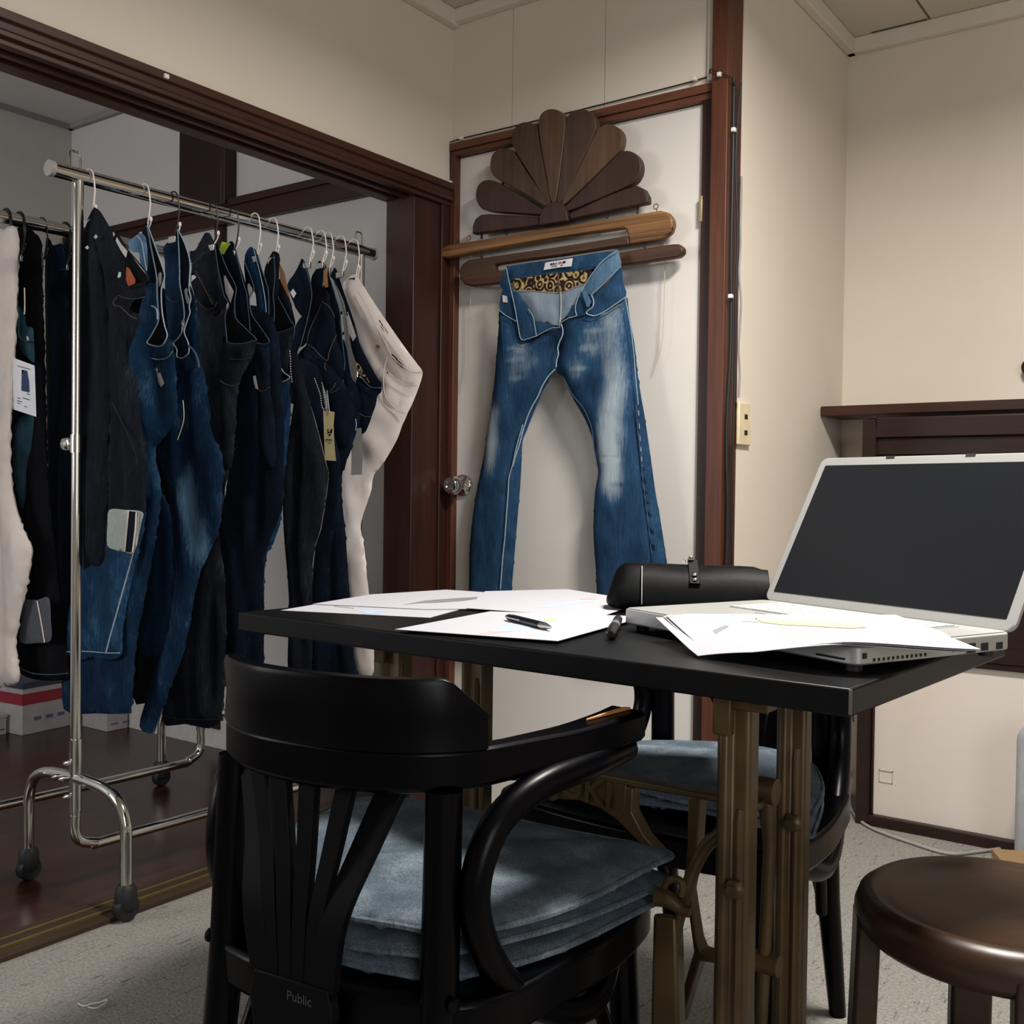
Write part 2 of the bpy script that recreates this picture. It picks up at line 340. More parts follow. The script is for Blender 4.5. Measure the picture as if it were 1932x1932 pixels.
# ================================================================ bentwood armchairs
RING = [(0, -.212), (.07, -.206), (.125, -.182), (.165, -.142), (.188, -.09), (.214, -.02), (.234, .045), (.245, .088)]
def full_ring(dx=0, z=0):
    R = [(x+dx*min(1, abs(x)/.1), y) for x, y in RING]; R = [(-x, y) for x, y in R[::-1]]+R[1:]
    return [(x, y, z) for x, y in R]
def armchair(label, loc, rz, sc=1.0, group=None, worn=True, scz=1.0):
    t = thing('bentwood_armchair', label, 'chair', loc, rz, group)
    def W(mb, name, m, **k): return mb.build(name, m, t, **k)
    def LBs():
        b = LB(); b.k = sc; return b
    def fin(b):
        b.v = [(x*sc, y*sc, z*scz) for x, y, z in b.v]; return b
    # one bent arm rail: back band and both arms in a single bow, deeper at the back, flat and wide at the tips
    def railprof(u):
        e = abs(u-.5)*2; wdt = .026+.026*max(0, (e-.55)/.45); zb = -.046+.012*e
        return [(0, -.004), (-.004, 0), (-wdt+.004, 0), (-wdt, -.004), (-wdt, zb+.006), (-wdt+.006, zb), (-.006, zb), (0, zb+.006)]
    rail = fin(LBs().sweep([(x, y, z+.005*max(0, (y+.02)/.12)) for x, y, z in full_ring(0, .671)], railprof, sm=5)); r_ = W(rail, 'arm_rail', M_black, bev=.0015)
    # crest board standing on the rail, ends cut at a slant
    pts = smooth(full_ring(0, 0), 6); ln = [0]
    for i in range(1, len(pts)): ln.append(ln[-1]+math.dist(pts[i], pts[i-1]))
    mid = ln[-1]/2; vs = []; fs = []
    rows = [(p, s-mid) for p, s in zip(pts, ln) if abs(s-mid) < .205]
    for i, (p, s) in enumerate(rows):
        a = rows[max(0, i-1)][0]; c = rows[min(len(rows)-1, i+1)][0]; d = Vector(c)-Vector(a); d.normalize(); q = Vector((d.y, -d.x, 0))
        top = .071 if abs(s) < .155 else .071-(abs(s)-.155)*.85
        for off, zz in ((.002, 0), (.000, .03), (.003, top-.006), (.001, top), (-.014, top), (-.017, top-.006), (-.019, 0)):
            vs.append((p[0]+q.x*off, p[1]+q.y*off, .669+zz))
    n = 7
    for i in range(len(rows)-1): fs += [(i*n+k, (i+1)*n+k, (i+1)*n+(k+1) % n, i*n+(k+1) % n) for k in range(n)]
    fs += [tuple(range(n)), tuple((len(rows)-1)*n+k for k in range(n))[::-1]]
    W(fin(LBs().raw(vs, fs)), 'crest_rail', M_black, bev=.001)
    # fan splat: one board with slots, made of ribs that converge on a plate
    nr = 6
    pl = LBs().prism([(-.05, .375), (-.056, .41), (-.050, .436), (.044, .436), (.050, .41), (.044, .375), (.025, .335), (-.03, .335)], 'y', -.222, -.208)
    sp = W(fin(pl), 'splat_plate', M_blackm, bev=.002)
    tm = text_mesh('Public', .0135*sc, plain('faded_print', '#3c3c41', .7), sp, Matrix.Translation((.01*sc, -.2225*sc, .420*scz)) @ Matrix.Rotation(PI/2, 4, 'X'), .0002)
    tm.parent = sp
    for k in range(nr):
        u = (k-(nr-1)/2)/((nr-1)/2); xb = -.004+u*.040; xt = -.020+u*.100; yt = -.198+.045*abs(u)**2.2; w = .0078 if abs(u) < .9 else .0125
        path = [(xb, -.214, .43), (xb+(xt-xb)*.18, -.211, .50), (xb+(xt-xb)*.5, -.204+(yt+.198)*.5, .565), (xt, yt, .64)]
        sm = smooth(path, 5); vs = []; fs = []
        for i, p in enumerate(sm):
            ww = w*(1+.35*i/len(sm)); vs += [(p[0]-ww, p[1]-.006, p[2]), (p[0]+ww, p[1]-.006, p[2]), (p[0]+ww, p[1]+.006, p[2]), (p[0]-ww, p[1]+.006, p[2])]
        for i in range(len(sm)-1): fs += [(i*4+q, i*4+(q+1) % 4, i*4+4+(q+1) % 4, i*4+4+q) for q in range(4)]
        fs += [(0, 3, 2, 1), tuple((len(sm)-1)*4+q for q in range(4))]
        W(fin(LBs().raw(vs, fs)), 'splat_rib', M_blackm, bev=.0015)
    # seat ring and board
    seat = [(-.165, -.165), (-.215, -.02), (-.225, .13), (-.19, .205), (0, .232), (.19, .205), (.225, .13), (.215, -.02), (.165, -.165), (0, -.2)]
    W(fin(LBs().prism(smooth(seat, 6, True), 'z', .386, .430)), 'seat', M_black, bev=.006)
    for sx in (-1, 1):
        W(fin(LBs().tube([(sx*.142, -.238, 0), (sx*.139, -.192, .22), (sx*.138, -.168, .42), (sx*.136, -.160, .63)], [.013, .0175, .0195, .0185], 14)), 'rear_leg', M_black)
        W(fin(LBs().tube([(sx*.205, .20, 0), (sx*.19, .175, .25), (sx*.185, .165, .41)], [.013, .018, .019], 14)), 'front_leg', M_black)
        # bent arm support: leaves the arm tip, loops back and runs along the seat side
        lp = [(sx*.226, .08, .634), (sx*.214, .0, .630), (sx*.198, -.06, .625), (sx*.183, -.105, .610), (sx*.173, -.135, .584), (sx*.167, -.15, .542), (sx*.168, -.147, .50), (sx*.175, -.122, .448), (sx*.187, -.07, .398), (sx*.202, 0, .362), (sx*.205, .06, .362), (sx*.195, .13, .405)]
        W(fin(LBs().tube(lp, [.0145, *[.016]*10, .012], 12, sm=5)), 'arm_support', M_black)
        # hoop brace between the legs
        W(fin(LBs().tube([(sx*.135, -.175, .20), (sx*.15, -.11, .33), (sx*.165, 0, .385), (sx*.18, .1, .33), (sx*.187, .165, .20)], .0095, 10, sm=5)), 'leg_brace', M_black)
    W(fin(LBs().tube([(-.135, -.19, .20), (-.10, -.18, .32), (0, -.175, .365), (.10, -.18, .32), (.135, -.19, .20)], .0095, 10, sm=5)), 'leg_brace', M_black)
    for s in (-1, 1): W(fin(LBs().lathe([(.008, 0), (.008, .004), (.004, .006)], (s*.158, -.175, .43), 'x', 10)), 'bolt', M_blackm)
    if worn:   # finish rubbed through on the inner edge of the arm tip
        W(fin(LBs().tube([(.203, .02, .6735), (.213, .05, .6757), (.222, .078, .6772), (.226, .086, .677)], [.0012, .0022, .0026, .0015], 6)), 'worn_edge', M_worn)
    return t
def cushion(label, loc, rz, group, seed, hw=.225, dep=1, sc=1.0, drop=.0):
    o = [(-.135, -.135), (-.195, -.02), (-.225, .14), (-.225, .2), (-.15, .215), (0, .222), (.15, .215), (.225, .2), (.225, .14), (.195, -.02), (.135, -.135), (.07, -.165), (0, -.172), (-.07, -.165)]
    o = [(x*hw/.225*sc, y*sc*(dep if y > 0 else 1)) for x, y in o]
    t = thing('seat_cushion', label, 'cushion', loc, rz, group)
    pb = pillow('pad', (0, o), None, None, t=.012, back=.010, h=.013, fold=(.0028, 30, .4+seed, seed), rim=.03, axis='z', build=False)
    q = LB(); q.v = [(x, y, z-drop*max(0, math.hypot(x, y)-.15)/.1*.5+.005*math.sin(16*x+seed*2)*math.cos(9*y+seed)*min(1, math.hypot(x, y)/.15)**2) for x, y, z in pb.v]; q.f = pb.f
    c = q.build('pad', M_grey_denim, t, ang=80)
    e = smooth(o, 5, True); mb = LB().tube([(x*.995, y*.995, -drop*max(0, math.hypot(x, y)-.15)/.1*.5+.005*math.sin(16*x+seed*2)*math.cos(9*y+seed)*min(1, math.hypot(x, y)/.15)**2) for x, y in e], .0035, 6, closed=True)
    mb.build('piping', M_grey_denim, t)
    return t
CHX, CHY, CHR = -.798, .932, math.radians(6.5)
armchair('black bentwood armchair in front of the desk, seen from behind, right arm tip worn', (CHX, CHY, 0), CHR, group='black bentwood armchairs')
for k, (dz, lb) in enumerate(((.441, 'lowest grey denim cushion on the near black armchair'), (.462, 'middle grey denim cushion in the stack on the near black armchair'), (.484, 'top grey denim cushion on the near black armchair, half in shade'))):
    cushion(lb, (CHX, CHY, dz), CHR+.02*(k-1), 'denim seat cushions on the chairs', k+3, .23+.004*k, drop=.012)
C2 = (-.762, 1.58)
armchair('black bentwood armchair behind the desk, facing the room', (C2[0], C2[1], 0), PI, 1.12, 'black bentwood armchairs', False, 1.02)
cushion('lower grey denim cushion on the armchair behind the desk', (C2[0], C2[1], .452), PI+.03, 'denim seat cushions on the chairs', 11, .222, sc=1.08, dep=.72, drop=.01)
cushion('upper grey denim cushion on the armchair behind the desk, its top lit', (C2[0], C2[1], .471), PI, 'denim seat cushions on the chairs', 14, .225, sc=1.08, dep=.72, drop=.01)
# ================================================================ desk on a sewing machine stand
M_top = plain('worn_black_tabletop', '#07080b', .4, 0, .22, .3, 8)
M_iron = NT('bronze_painted_iron'); _f = M_iron.noise(9, M_iron.coord(), 3); M_iron.col(M_iron.ramp(_f, ((.3, lin('#3f311d')), (.7, lin('#5c4a2c'))))); M_iron = M_iron.set(.42, .35, .5)
fl, bl_, fr = (-1.252, 1.039), (-1.214, 1.568), (-.323, 1.010); br_ = (fr[0]+bl_[0]-fl[0], fr[1]+bl_[1]-fl[1])
tb = thing('desk', 'black-topped desk on a bronze cast-iron sewing machine stand, papers and laptop on it', 'desk', (-.78, 1.29, 0))
MB().prism([fl, fr, br_, bl_], 'z', .707, .735).build('tabletop', M_top, tb, bev=.0025)
MB().tube([(-.3235, 1.0105, .71), (-.3235, 1.0105, .734)], .0018, 6).build('chipped_corner', plain('chipped_edge', '#6a6259', .7), tb)
MB().box((-1.06, 1.09, .695), (-.40, 1.13, .707)).box((-1.06, 1.30, .695), (-.40, 1.34, .707)).build('top_batten', M_dark, tb, bev=.002)
def ironleg(x, y, w=.043, d=.03, slot=None, lug=False):
    # channel section leg: web with two raised flanges facing the front
    o = [(-w/2, d/2), (-w/2, -d/2+.009), (-w/2+.007, -d/2), (-w/2+.014, -d/2), (-w/2+.020, -d/2+.008), (w/2-.004, -d/2+.008), (w/2, -d/2+.011), (w/2, d/2)]
    mb = MB().prism([(x+a, y+b) for a, b in o], 'z', .03, .70)
    mb.box((x-w/2-.001, y-d/2-.003, .662), (x-w/2+.020, y+d/2, .705)).box((x-w/2, y-d/2+.004, .69), (x+w/2+.02, y+d/2, .706)).box((x-w/2-.012, y-.05, 0), (x+w/2+.012, y+.05, .03))
    lg = mb.build('leg', M_iron, tb, bev=.002)
    if slot: MB().tube([(x+.009, y-d/2+.007, .05), (x+.009, y-d/2+.007, slot), (x+.009, y-d/2+.010, slot+.012)], .0048, 8).build('slot_rib', M_iron, lg)
    return lg
ironleg(-.463, 1.065, .038, .034, .57); ironleg(-.468, 1.245, .037, .03, .60)
ironleg(-1.065, 1.18, .044, .034, .57); ironleg(-1.067, 1.385, .048, .034, .6)
for x, y, z in ((-.454, 1.048, .50), (-.459, 1.229, .525)):
    MB().lathe([(.011, 0), (.011, -.006), (.007, -.009), (.007, -.013)], (x, y, z), 'y', 6).build('bolt', M_steel if False else M_iron, tb)
# cast brace between the legs: rail, arch with raised letters, struts
YBR = 1.17
bd = MB()
for pl in ([(-0.8423,0.536),(-0.6983,0.5599),(-0.521,0.5606),(-0.4743,0.5621),(-0.4741,0.5528),(-0.5209,0.553),(-0.6435,0.5508),(-0.6982,0.5509),(-0.8154,0.5296),(-0.8421,0.525)],
           [(-0.8199,0.5303),(-0.6982,0.5551),(-0.6512,0.5521),(-0.6528,0.5132),(-0.6619,0.504),(-0.6896,0.5152),(-0.7219,0.5197),(-0.7634,0.5143),(-0.7975,0.5016),(-0.828,0.48),(-0.8592,0.4541),(-0.8685,0.4611),(-0.8418,0.5031)],
           [(-0.6535,0.5504),(-0.642,0.5497),(-0.643,0.5185),(-0.6259,0.4935),(-0.5958,0.4691),(-0.6044,0.4593),(-0.6363,0.486),(-0.6643,0.5049),(-0.6545,0.5197)],
           [(-0.5662,0.5538),(-0.5499,0.5535),(-0.553,0.49),(-0.562,0.4359),(-0.5511,0.3799),(-0.5453,0.3685),(-0.5176,0.3694),(-0.5174,0.3598),(-0.5465,0.3565),(-0.572,0.2692),(-0.5828,0.2659),(-0.5551,0.3659),(-0.5646,0.4222),(-0.5708,0.447),(-0.5659,0.4938)],
           [(-0.8685,0.4597),(-0.8547,0.4564),(-0.8909,0.4043),(-0.9134,0.3237),(-0.9249,0.3209),(-0.905,0.4013)]):
    bd.prism(pl, 'y', YBR-.011, YBR+.011)
br = bd.build('stand_brace', M_iron, tb, bev=.002)
lm = text_mesh('JUKI', .047, M_iron, br, Matrix.Translation((-0.7147+.78, 1.158-1.29, 0.5369)) @ Matrix.Rotation(math.radians(3), 4, 'Y') @ Matrix.Rotation(PI/2, 4, 'X'), .003, 'raised_lettering', .001, 1.05)
# treadle linkage: curved lever with a finger knob, tapered pitman post, thin rod
lv = MB().tube([(-0.4942,1.1,0.5392),(-0.5147,1.1,0.5168),(-0.5339,1.1,0.4728),(-0.5497,1.1,0.4102),(-0.5576,1.1,0.352),(-0.5595,1.1,0.3002)], [.008, .008, .008, .007, .006, .006], 10, sm=5).build('treadle_lever', M_iron, tb)
MB().tube([(-0.5667,1.085,0.453),(-0.5516,1.085,0.4529),(-0.536,1.085,0.4463),(-0.5247,1.085,0.4448)], [.011, .010, .007, .006], 10, sm=4).tube([(-0.5625,1.09,0.4538),(-0.5573,1.09,0.4704),(-0.5458,1.09,0.4774),(-0.537,1.09,0.4732),(-0.5388,1.09,0.4594)], .0045, 8, sm=4).build('finger_catch', M_iron, lv)
MB().hexa([(-0.576,1.09,0.2722),(-0.5377,1.09,0.2845),(-0.5478,1.13,0.2643),(-0.5871,1.13,0.2517)], [(-0.5745,1.09,0.4309),(-0.5444,1.09,0.4334),(-0.5546,1.13,0.418),(-0.5856,1.13,0.4155)]).build('pitman_post', M_iron, tb, bev=.005)
MB().tube([(-0.478,1.19,0.5701),(-0.4734,1.19,0.5013),(-0.4776,1.19,0.3668),(-0.4802,1.19,0.2881),(-0.4809,1.19,0.2507)], [.012, .008, .008, .008, .008], 10).lathe([(.016, -.012), (.016, .012)], (-0.478,1.19,0.5689), 'x', 14).lathe([(.013, -.02), (.013, .02)], (-0.4789,1.19,0.3632), 'x', 14).build('pitman_rod', M_iron, tb)
# ================================================================ round stool
ts = thing('round_stool', 'round dished dark wooden stool at the lower right', 'stool', (-.249, 1.361, 0))
M_stool = wood('stool_wood', '#1d1008', '#3f2716', (7, 50, 50), .38, .5)
sx, sy = -.249, 1.361; R = .168
MB().lathe([(.02, .386), (R-.03, .386), (R-.010, .390), (R, .402), (R+.001, .418), (R-.004, .432), (R-.014, .4395), (R-.024, .4405), (R-.034, .436), (R-.06, .431), (.05, .428), (.005, .428)], (sx, sy, 0), 'z', 56).build('seat', M_stool, ts, ang=60)
for a in (math.radians(204), math.radians(294), math.radians(24), math.radians(114)):
    c, q = math.cos(a), math.sin(a); cx, cy = sx+c*(R-.012), sy+q*(R-.012)
    wv = [(-.016, -.026), (.0125, -.026), (.0125, .026), (-.016, .026)]
    def ring(z, k): return [(cx+k*c+u*c-v*q, cy+k*q+u*q+v*c, z) for u, v in wv]
    lb = ring(0, .012); lt = ring(.415, 0)
    MB().hexa(lb, lt).build('leg', M_stool, ts, bev=.005)
# ================================================================ low cabinet in the corner
cb = thing('low_cabinet', 'low dark-framed cabinet with a white sliding panel beneath a brown panel, in the far corner', 'cabinet', (-.6, 3.0, 0))
M_cab = wood('cabinet_frame_wood', '#150b09', '#2d1a15', (5, 60, 60), .4)
x0, x1, yf = -.930, .30, 2.965
f = MB().box((x0, yf, 0), (x0+.036, yf+.06, 1.14)).box((x0+.036, yf, 0), (x1, yf+.06, .030)).box((x0+.036, yf, 1.085), (x1, yf+.06, 1.14)).box((x0+.036, yf, .488), (x1, yf+.06, .80)).box((x1, yf, 0), (x1+.04, yf+.06, 1.14)).box((x0+.036, yf+.006, .47), (x1, yf+.06, .488))
f.build('frame', M_cab, cb, bev=.003)
MB().box((x0+.036, yf+.012, 1.035), (x1, yf+.05, 1.085)).box((x0+.036, yf+.012, .8), (x0+.08, yf+.05, 1.035)).box((x0+.036, yf+.014, .03), (x0+.044, yf+.05, .47)).build('inner_frame', M_cab, cb, bev=.003)
MB().box((x0, yf+.06, 0), (x1+.04, YB-.03, 1.10)).build('carcass', M_cab, cb)
MB().box((x0+.08, yf+.03, .8), (x1, yf+.045, 1.036)).build('brown_panel', plain('brown_cloth_panel', '#6b5443', .8, nscale=120), cb)
dr = MB().box((x0+.044, yf+.022, .03), (x1, yf+.04, .47)).build('sliding_panel', wallmat('panel_paper', '#d6cdc4'), cb)
hx, hz = -.853, .141
MB().box((hx-.019, yf+.0195, hz+.014), (hx+.019, yf+.023, hz+.017)).box((hx-.019, yf+.0195, hz-.018), (hx+.019, yf+.023, hz-.016)).box((hx-.019, yf+.0195, hz-.018), (hx-.017, yf+.023, hz+.017)).box((hx+.017, yf+.0195, hz-.018), (hx+.019, yf+.023, hz+.017)).build('finger_pull', plain('pull_rim', '#b9b0a6', .6), dr)
sh = MB().box((XR+.002, 3.042, 1.156), (1.2, YB-.002, 1.184)).build('wall_shelf', wood('shelf_wood', '#21100d', '#43231b', (5, 60, 60), .4), bev=.002)
tag(sh, 'dark wooden shelf board fixed along the far wall above the low cabinet', 'shelf')
# ================================================================ garment racks
def rack(label, x, ya, yb, zb, near=True):
    t = thing('garment_rack', label, 'clothes rack', (x, (ya+yb)/2, 0), 0, 'chrome garment racks')
    b = MB().tube([(x-.003, ya-.065, zb), (x+.02, yb+.055, zb)], .0165, 20).build('hanging_rail', M_chrome, t)
    for y, s in ((ya-.066, 1), (yb+.054, -1)): MB().lathe([(.005, -.003*s), (.0175, -.003*s), (.0175, .008*s)], (x-.003 if s > 0 else x+.02, y, zb), 'y', 20).build('end_cap', plain('grey_end_cap', '#9a9894', .5), b)
    for y, xx, s in ((ya, x, 1), (yb, x+.02, -1)):
        p = MB().tube([(xx, y, .15), (xx, y, zb-.012)], .0115, 16).build('post', M_chrome, t)
        MB().tube([(xx, y, .2), (xx, y, .36)], .0135, 16).build('post_sleeve', M_chrome, p)
        # U loop on top for stacking
        MB().tube([(xx, y-.022*1, zb+.01), (xx, y-.022, zb+.045), (xx, y-.017, zb+.05), (xx, y-.001, zb+.05), (xx, y+.004, zb+.045), (xx, y+.004, zb+.01)], .0025, 8).build('top_loop', M_chrome, p)
        k = MB().lathe([(.006, 0), (.006, -.012), (.0145, -.014), (.0155, -.02), (.0155, -.034), (.013, -.037)], (xx-.008, y, 1.015), 'x', 12).tube([(xx, y, .995), (xx, y, 1.035)], .0145, 14).build('height_knob', M_chrome, p)
        # arched foot across the rail direction
        ar = MB().tube([(xx-.19, y, .075), (xx-.19, y, .16), (xx-.187, y, .205), (xx-.165, y, .245), (xx-.12, y, .265), (xx-.05, y, .272), (xx+.05, y, .272), (xx+.12, y, .265), (xx+.165, y, .245), (xx+.187, y, .205), (xx+.19, y, .16), (xx+.19, y, .075)], .0125, 14, sm=4).build('arched_foot', M_chrome, t)
        for dx in (-.19, .19):
            MB().lathe([(.016, .078), (.022, .07), (.024, .04), (.022, .03)], (xx+dx, y, 0), 'z', 14).lathe([(.024, -.014), (.027, -.01), (.027, .01), (.024, .014)], (xx+dx, y, .029), 'x', 18).build('caster', M_rubber, ar)
        for dx, dz in ((-.045, .272), (-.018, .272), (0, .31), (0, .235)): MB().lathe([(.005, 0), (.006, -.012), (.003, -.018)], (xx+dx, y-.012, dz), 'y', 10).build('bolt', M_steel, ar)
    # lower rail bends out of the posts
    MB().tube([(x, ya, .19), (x, ya, .155), (x, ya+.012, .13), (x, ya+.05, .115), (x, ya+.1, .112), (x+.02, yb-.1, .112), (x+.02, yb-.05, .115), (x+.02, yb-.012, .13), (x+.02, yb, .155), (x+.02, yb, .19)], .012, 14, sm=4).build('lower_rail', M_chrome, t)
    return t
rack('chrome garment rack full of hanging jeans, standing on the sill of the back room', -2.142, 1.326, 2.192, 1.605)
rack('chrome garment rack further inside the back room, behind the first rack', -2.588, 1.22, 1.995, 1.592)
# ================================================================ jeans and trousers
DC = {}
def dn(key):
    if key not in DC:
        DC[key] = {'raw': lambda: denim('raw_charcoal_denim', '#06080d', '#151a23', '#3e4754', streak=.9),
                   'char': lambda: denim('charcoal_denim', '#080a10', '#191e27', '#444c57', streak=.9, base=.04),
                   'ink': lambda: denim('ink_denim', '#03060f', '#0a1728', '#2a4560', streak=.8),
                   'blue': lambda: denim('blue_denim', '#04101f', '#0e2a45', '#3d6585', streak=.8, base=.02),
                   'thigh': lambda: denim('thigh_faded_denim', '#04102a', '#0e2a46', '#6288a6', streak=.8, fades=(([float(x) for x in (-2.0412,1.545,0.8967)], (.05, .08, .14), .55), ([float(x) for x in (-2.0014,1.545,0.7995)], (.06, .08, .12), .4)), org=(-2.0, 1.563, .25)),
                   'wash': lambda: denim('washed_blue_denim', '#06152a', '#143654', '#5f86a3', streak=.55, base=.06),
                   'light': lambda: denim('bleached_denim', '#1b3350', '#587b98', '#b4c6d2', streak=.6, base=.1),
                   'black': lambda: denim('black_cloth', '#030407', '#080a10', '#161a22', streak=.4),
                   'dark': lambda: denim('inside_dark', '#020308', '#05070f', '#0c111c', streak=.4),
                   'teal': lambda: denim('teal_denim', '#0e2330', '#2c4d5c', '#5d7f8b', streak=.5),
                   'twill': lambda: plain('white_twill', '#e9e0db', .85, 0, .1, .03, 40, .15),
                   'cream': lambda: plain('off_white_cloth', '#cfc6c0', .9, 0, .1, .04, 40, .2),
                   'edge': lambda: plain('frayed_edge', '#98aab7', .9, 0, .1, .2, 200),
                   'edged': lambda: plain('dim_stitched_edge', '#435669', .9, 0, .1, .3, 200),
                   'stitch': lambda: plain('tan_stitch', '#5f5047', .9, 0, .1, .2, 200),
                   'wstitch': lambda: plain('white_stitch', '#cdbfb6', .9, 0, .1, .1, 200),
                   'lining': lambda: plain('white_pocket_cloth', '#c9c6c6', .9, 0, .1, .1, 60),
                   'leather': lambda: plain('tan_leather_patch', '#b98660', .6, 0, .3, .1, 60),
                   'rust': lambda: plain('rust_leather_patch', '#a04a1c', .6, 0, .3, .15, 60),
                   'lime': lambda: plain('lime_tape', '#b9d838', .6),
                   'selv': lambda: plain('grey_selvedge_cloth', '#a3aca6', .9, 0, .1, .1, 120),
                   'dkselv': lambda: plain('dark_grey_cuff', '#50545a', .9, 0, .1, .1, 120),
                   'rivet': lambda: plain('pale_metal_button', '#a9c2b4', .4, .6),
                   'tagpaper': lambda: plain('cream_tag_card', '#dccd9e', .7, 0, .2, .03),
                   'greytag': lambda: plain('grey_tag_card', '#9a9a98', .7, 0, .2, .03),
                   'wtag': lambda: plain('white_tag_card', '#dcdce0', .7, 0, .2, .02),
                   'print': lambda: plain('brown_print', '#8a5a2c', .8),
                   'grey_print': lambda: plain('grey_print', '#8b8f9c', .8),
                   'red_print': lambda: plain('red_print', '#b36a6a', .8),
                   'bluefig': lambda: plain('blue_print', '#24365e', .8),
                   'brocade': lambda: brocade()}[key]()
    return DC[key]
def brocade():
    t = NT('gold_brocade'); v = t.coord((1, 1, 1)); vo = t.add('ShaderNodeTexVoronoi'); vo.inputs['Scale'].default_value = 34; t.L(v, vo.inputs['Vector'])
    n = t.noise(90, v, 3); f = t.math('ADD', t.math('MULTIPLY', t.math('SINE', t.math('MULTIPLY', vo.outputs['Distance'], 20)), .25), t.math('MULTIPLY', n, .9))
    t.col(t.ramp(f, ((.36, lin('#1c1014')), (.5, lin('#5d4426')), (.66, lin('#c3ac74'))))); return t.set(.6, .1, .3)
def beads(nm, yp, m, par):
    yv, pts = yp; P = smooth(pts, 8); d = [0]
    for i in range(1, len(P)): d.append(d[-1]+math.dist(P[i], P[i-1]))
    n = max(2, int(d[-1]/.0062)); mb = MB()
    for k in range(n):
        x = np.interp((k+.5)/n*d[-1], d, [q[0] for q in P]); z = np.interp((k+.5)/n*d[-1], d, [q[1] for q in P]); r = .0019
        mb.raw([(x+r, yv, z), (x-r, yv, z), (x, yv+r, z), (x, yv-r, z), (x, yv, z+r*1.3), (x, yv, z-r*1.3)], [(0, 2, 4), (2, 1, 4), (1, 3, 4), (3, 0, 4), (2, 0, 5), (1, 2, 5), (3, 1, 5), (0, 3, 5)])
    return mb.build(nm, m, par)
def garment(name, label, cat, loc, parts, group=None):
    """parts: (kind, part name, plane+outline, material key, options, [sub-parts])"""
    t = thing(name, label, cat, loc, 0, group)
    def mk(p, par):
        kind, nm, yp, mk_, op = p[:5]; m = dn(mk_)
        if kind == 'P': o = pillow(nm, yp, m, par, **op)
        elif kind == 'C': o = cord(nm, yp, op.get('r', .0022)*.68, m, par)
        elif kind == 'D': o = beads(nm, yp, m, par)
        for q in (p[5] if len(p) > 5 else []): mk(q, o)
    for p in parts: mk(p, t)
    return t
LEG = dict(t=.02, back=.012, fold=(.0035, 34, .05, 1), rim=.035)
def leg(sd, an=.0, am=.0035, t=.02): return dict(t=t*.6, back=.009, fold=(am*1.25, 44, an, sd), rim=.022)
PAN = dict(t=.008, back=.003, fold=(.002, 40, .3, 2), rim=.014, h=.009)
FLT = dict(t=.003, back=.001, fold=(.0006, 60, .3, 2), rim=.006, h=.008)
SML = dict(t=.002, back=.001, fold=(0, 1, 0, 0), rim=.004, h=.007, sm=1)
G1 = 'jeans hanging on the front rack'
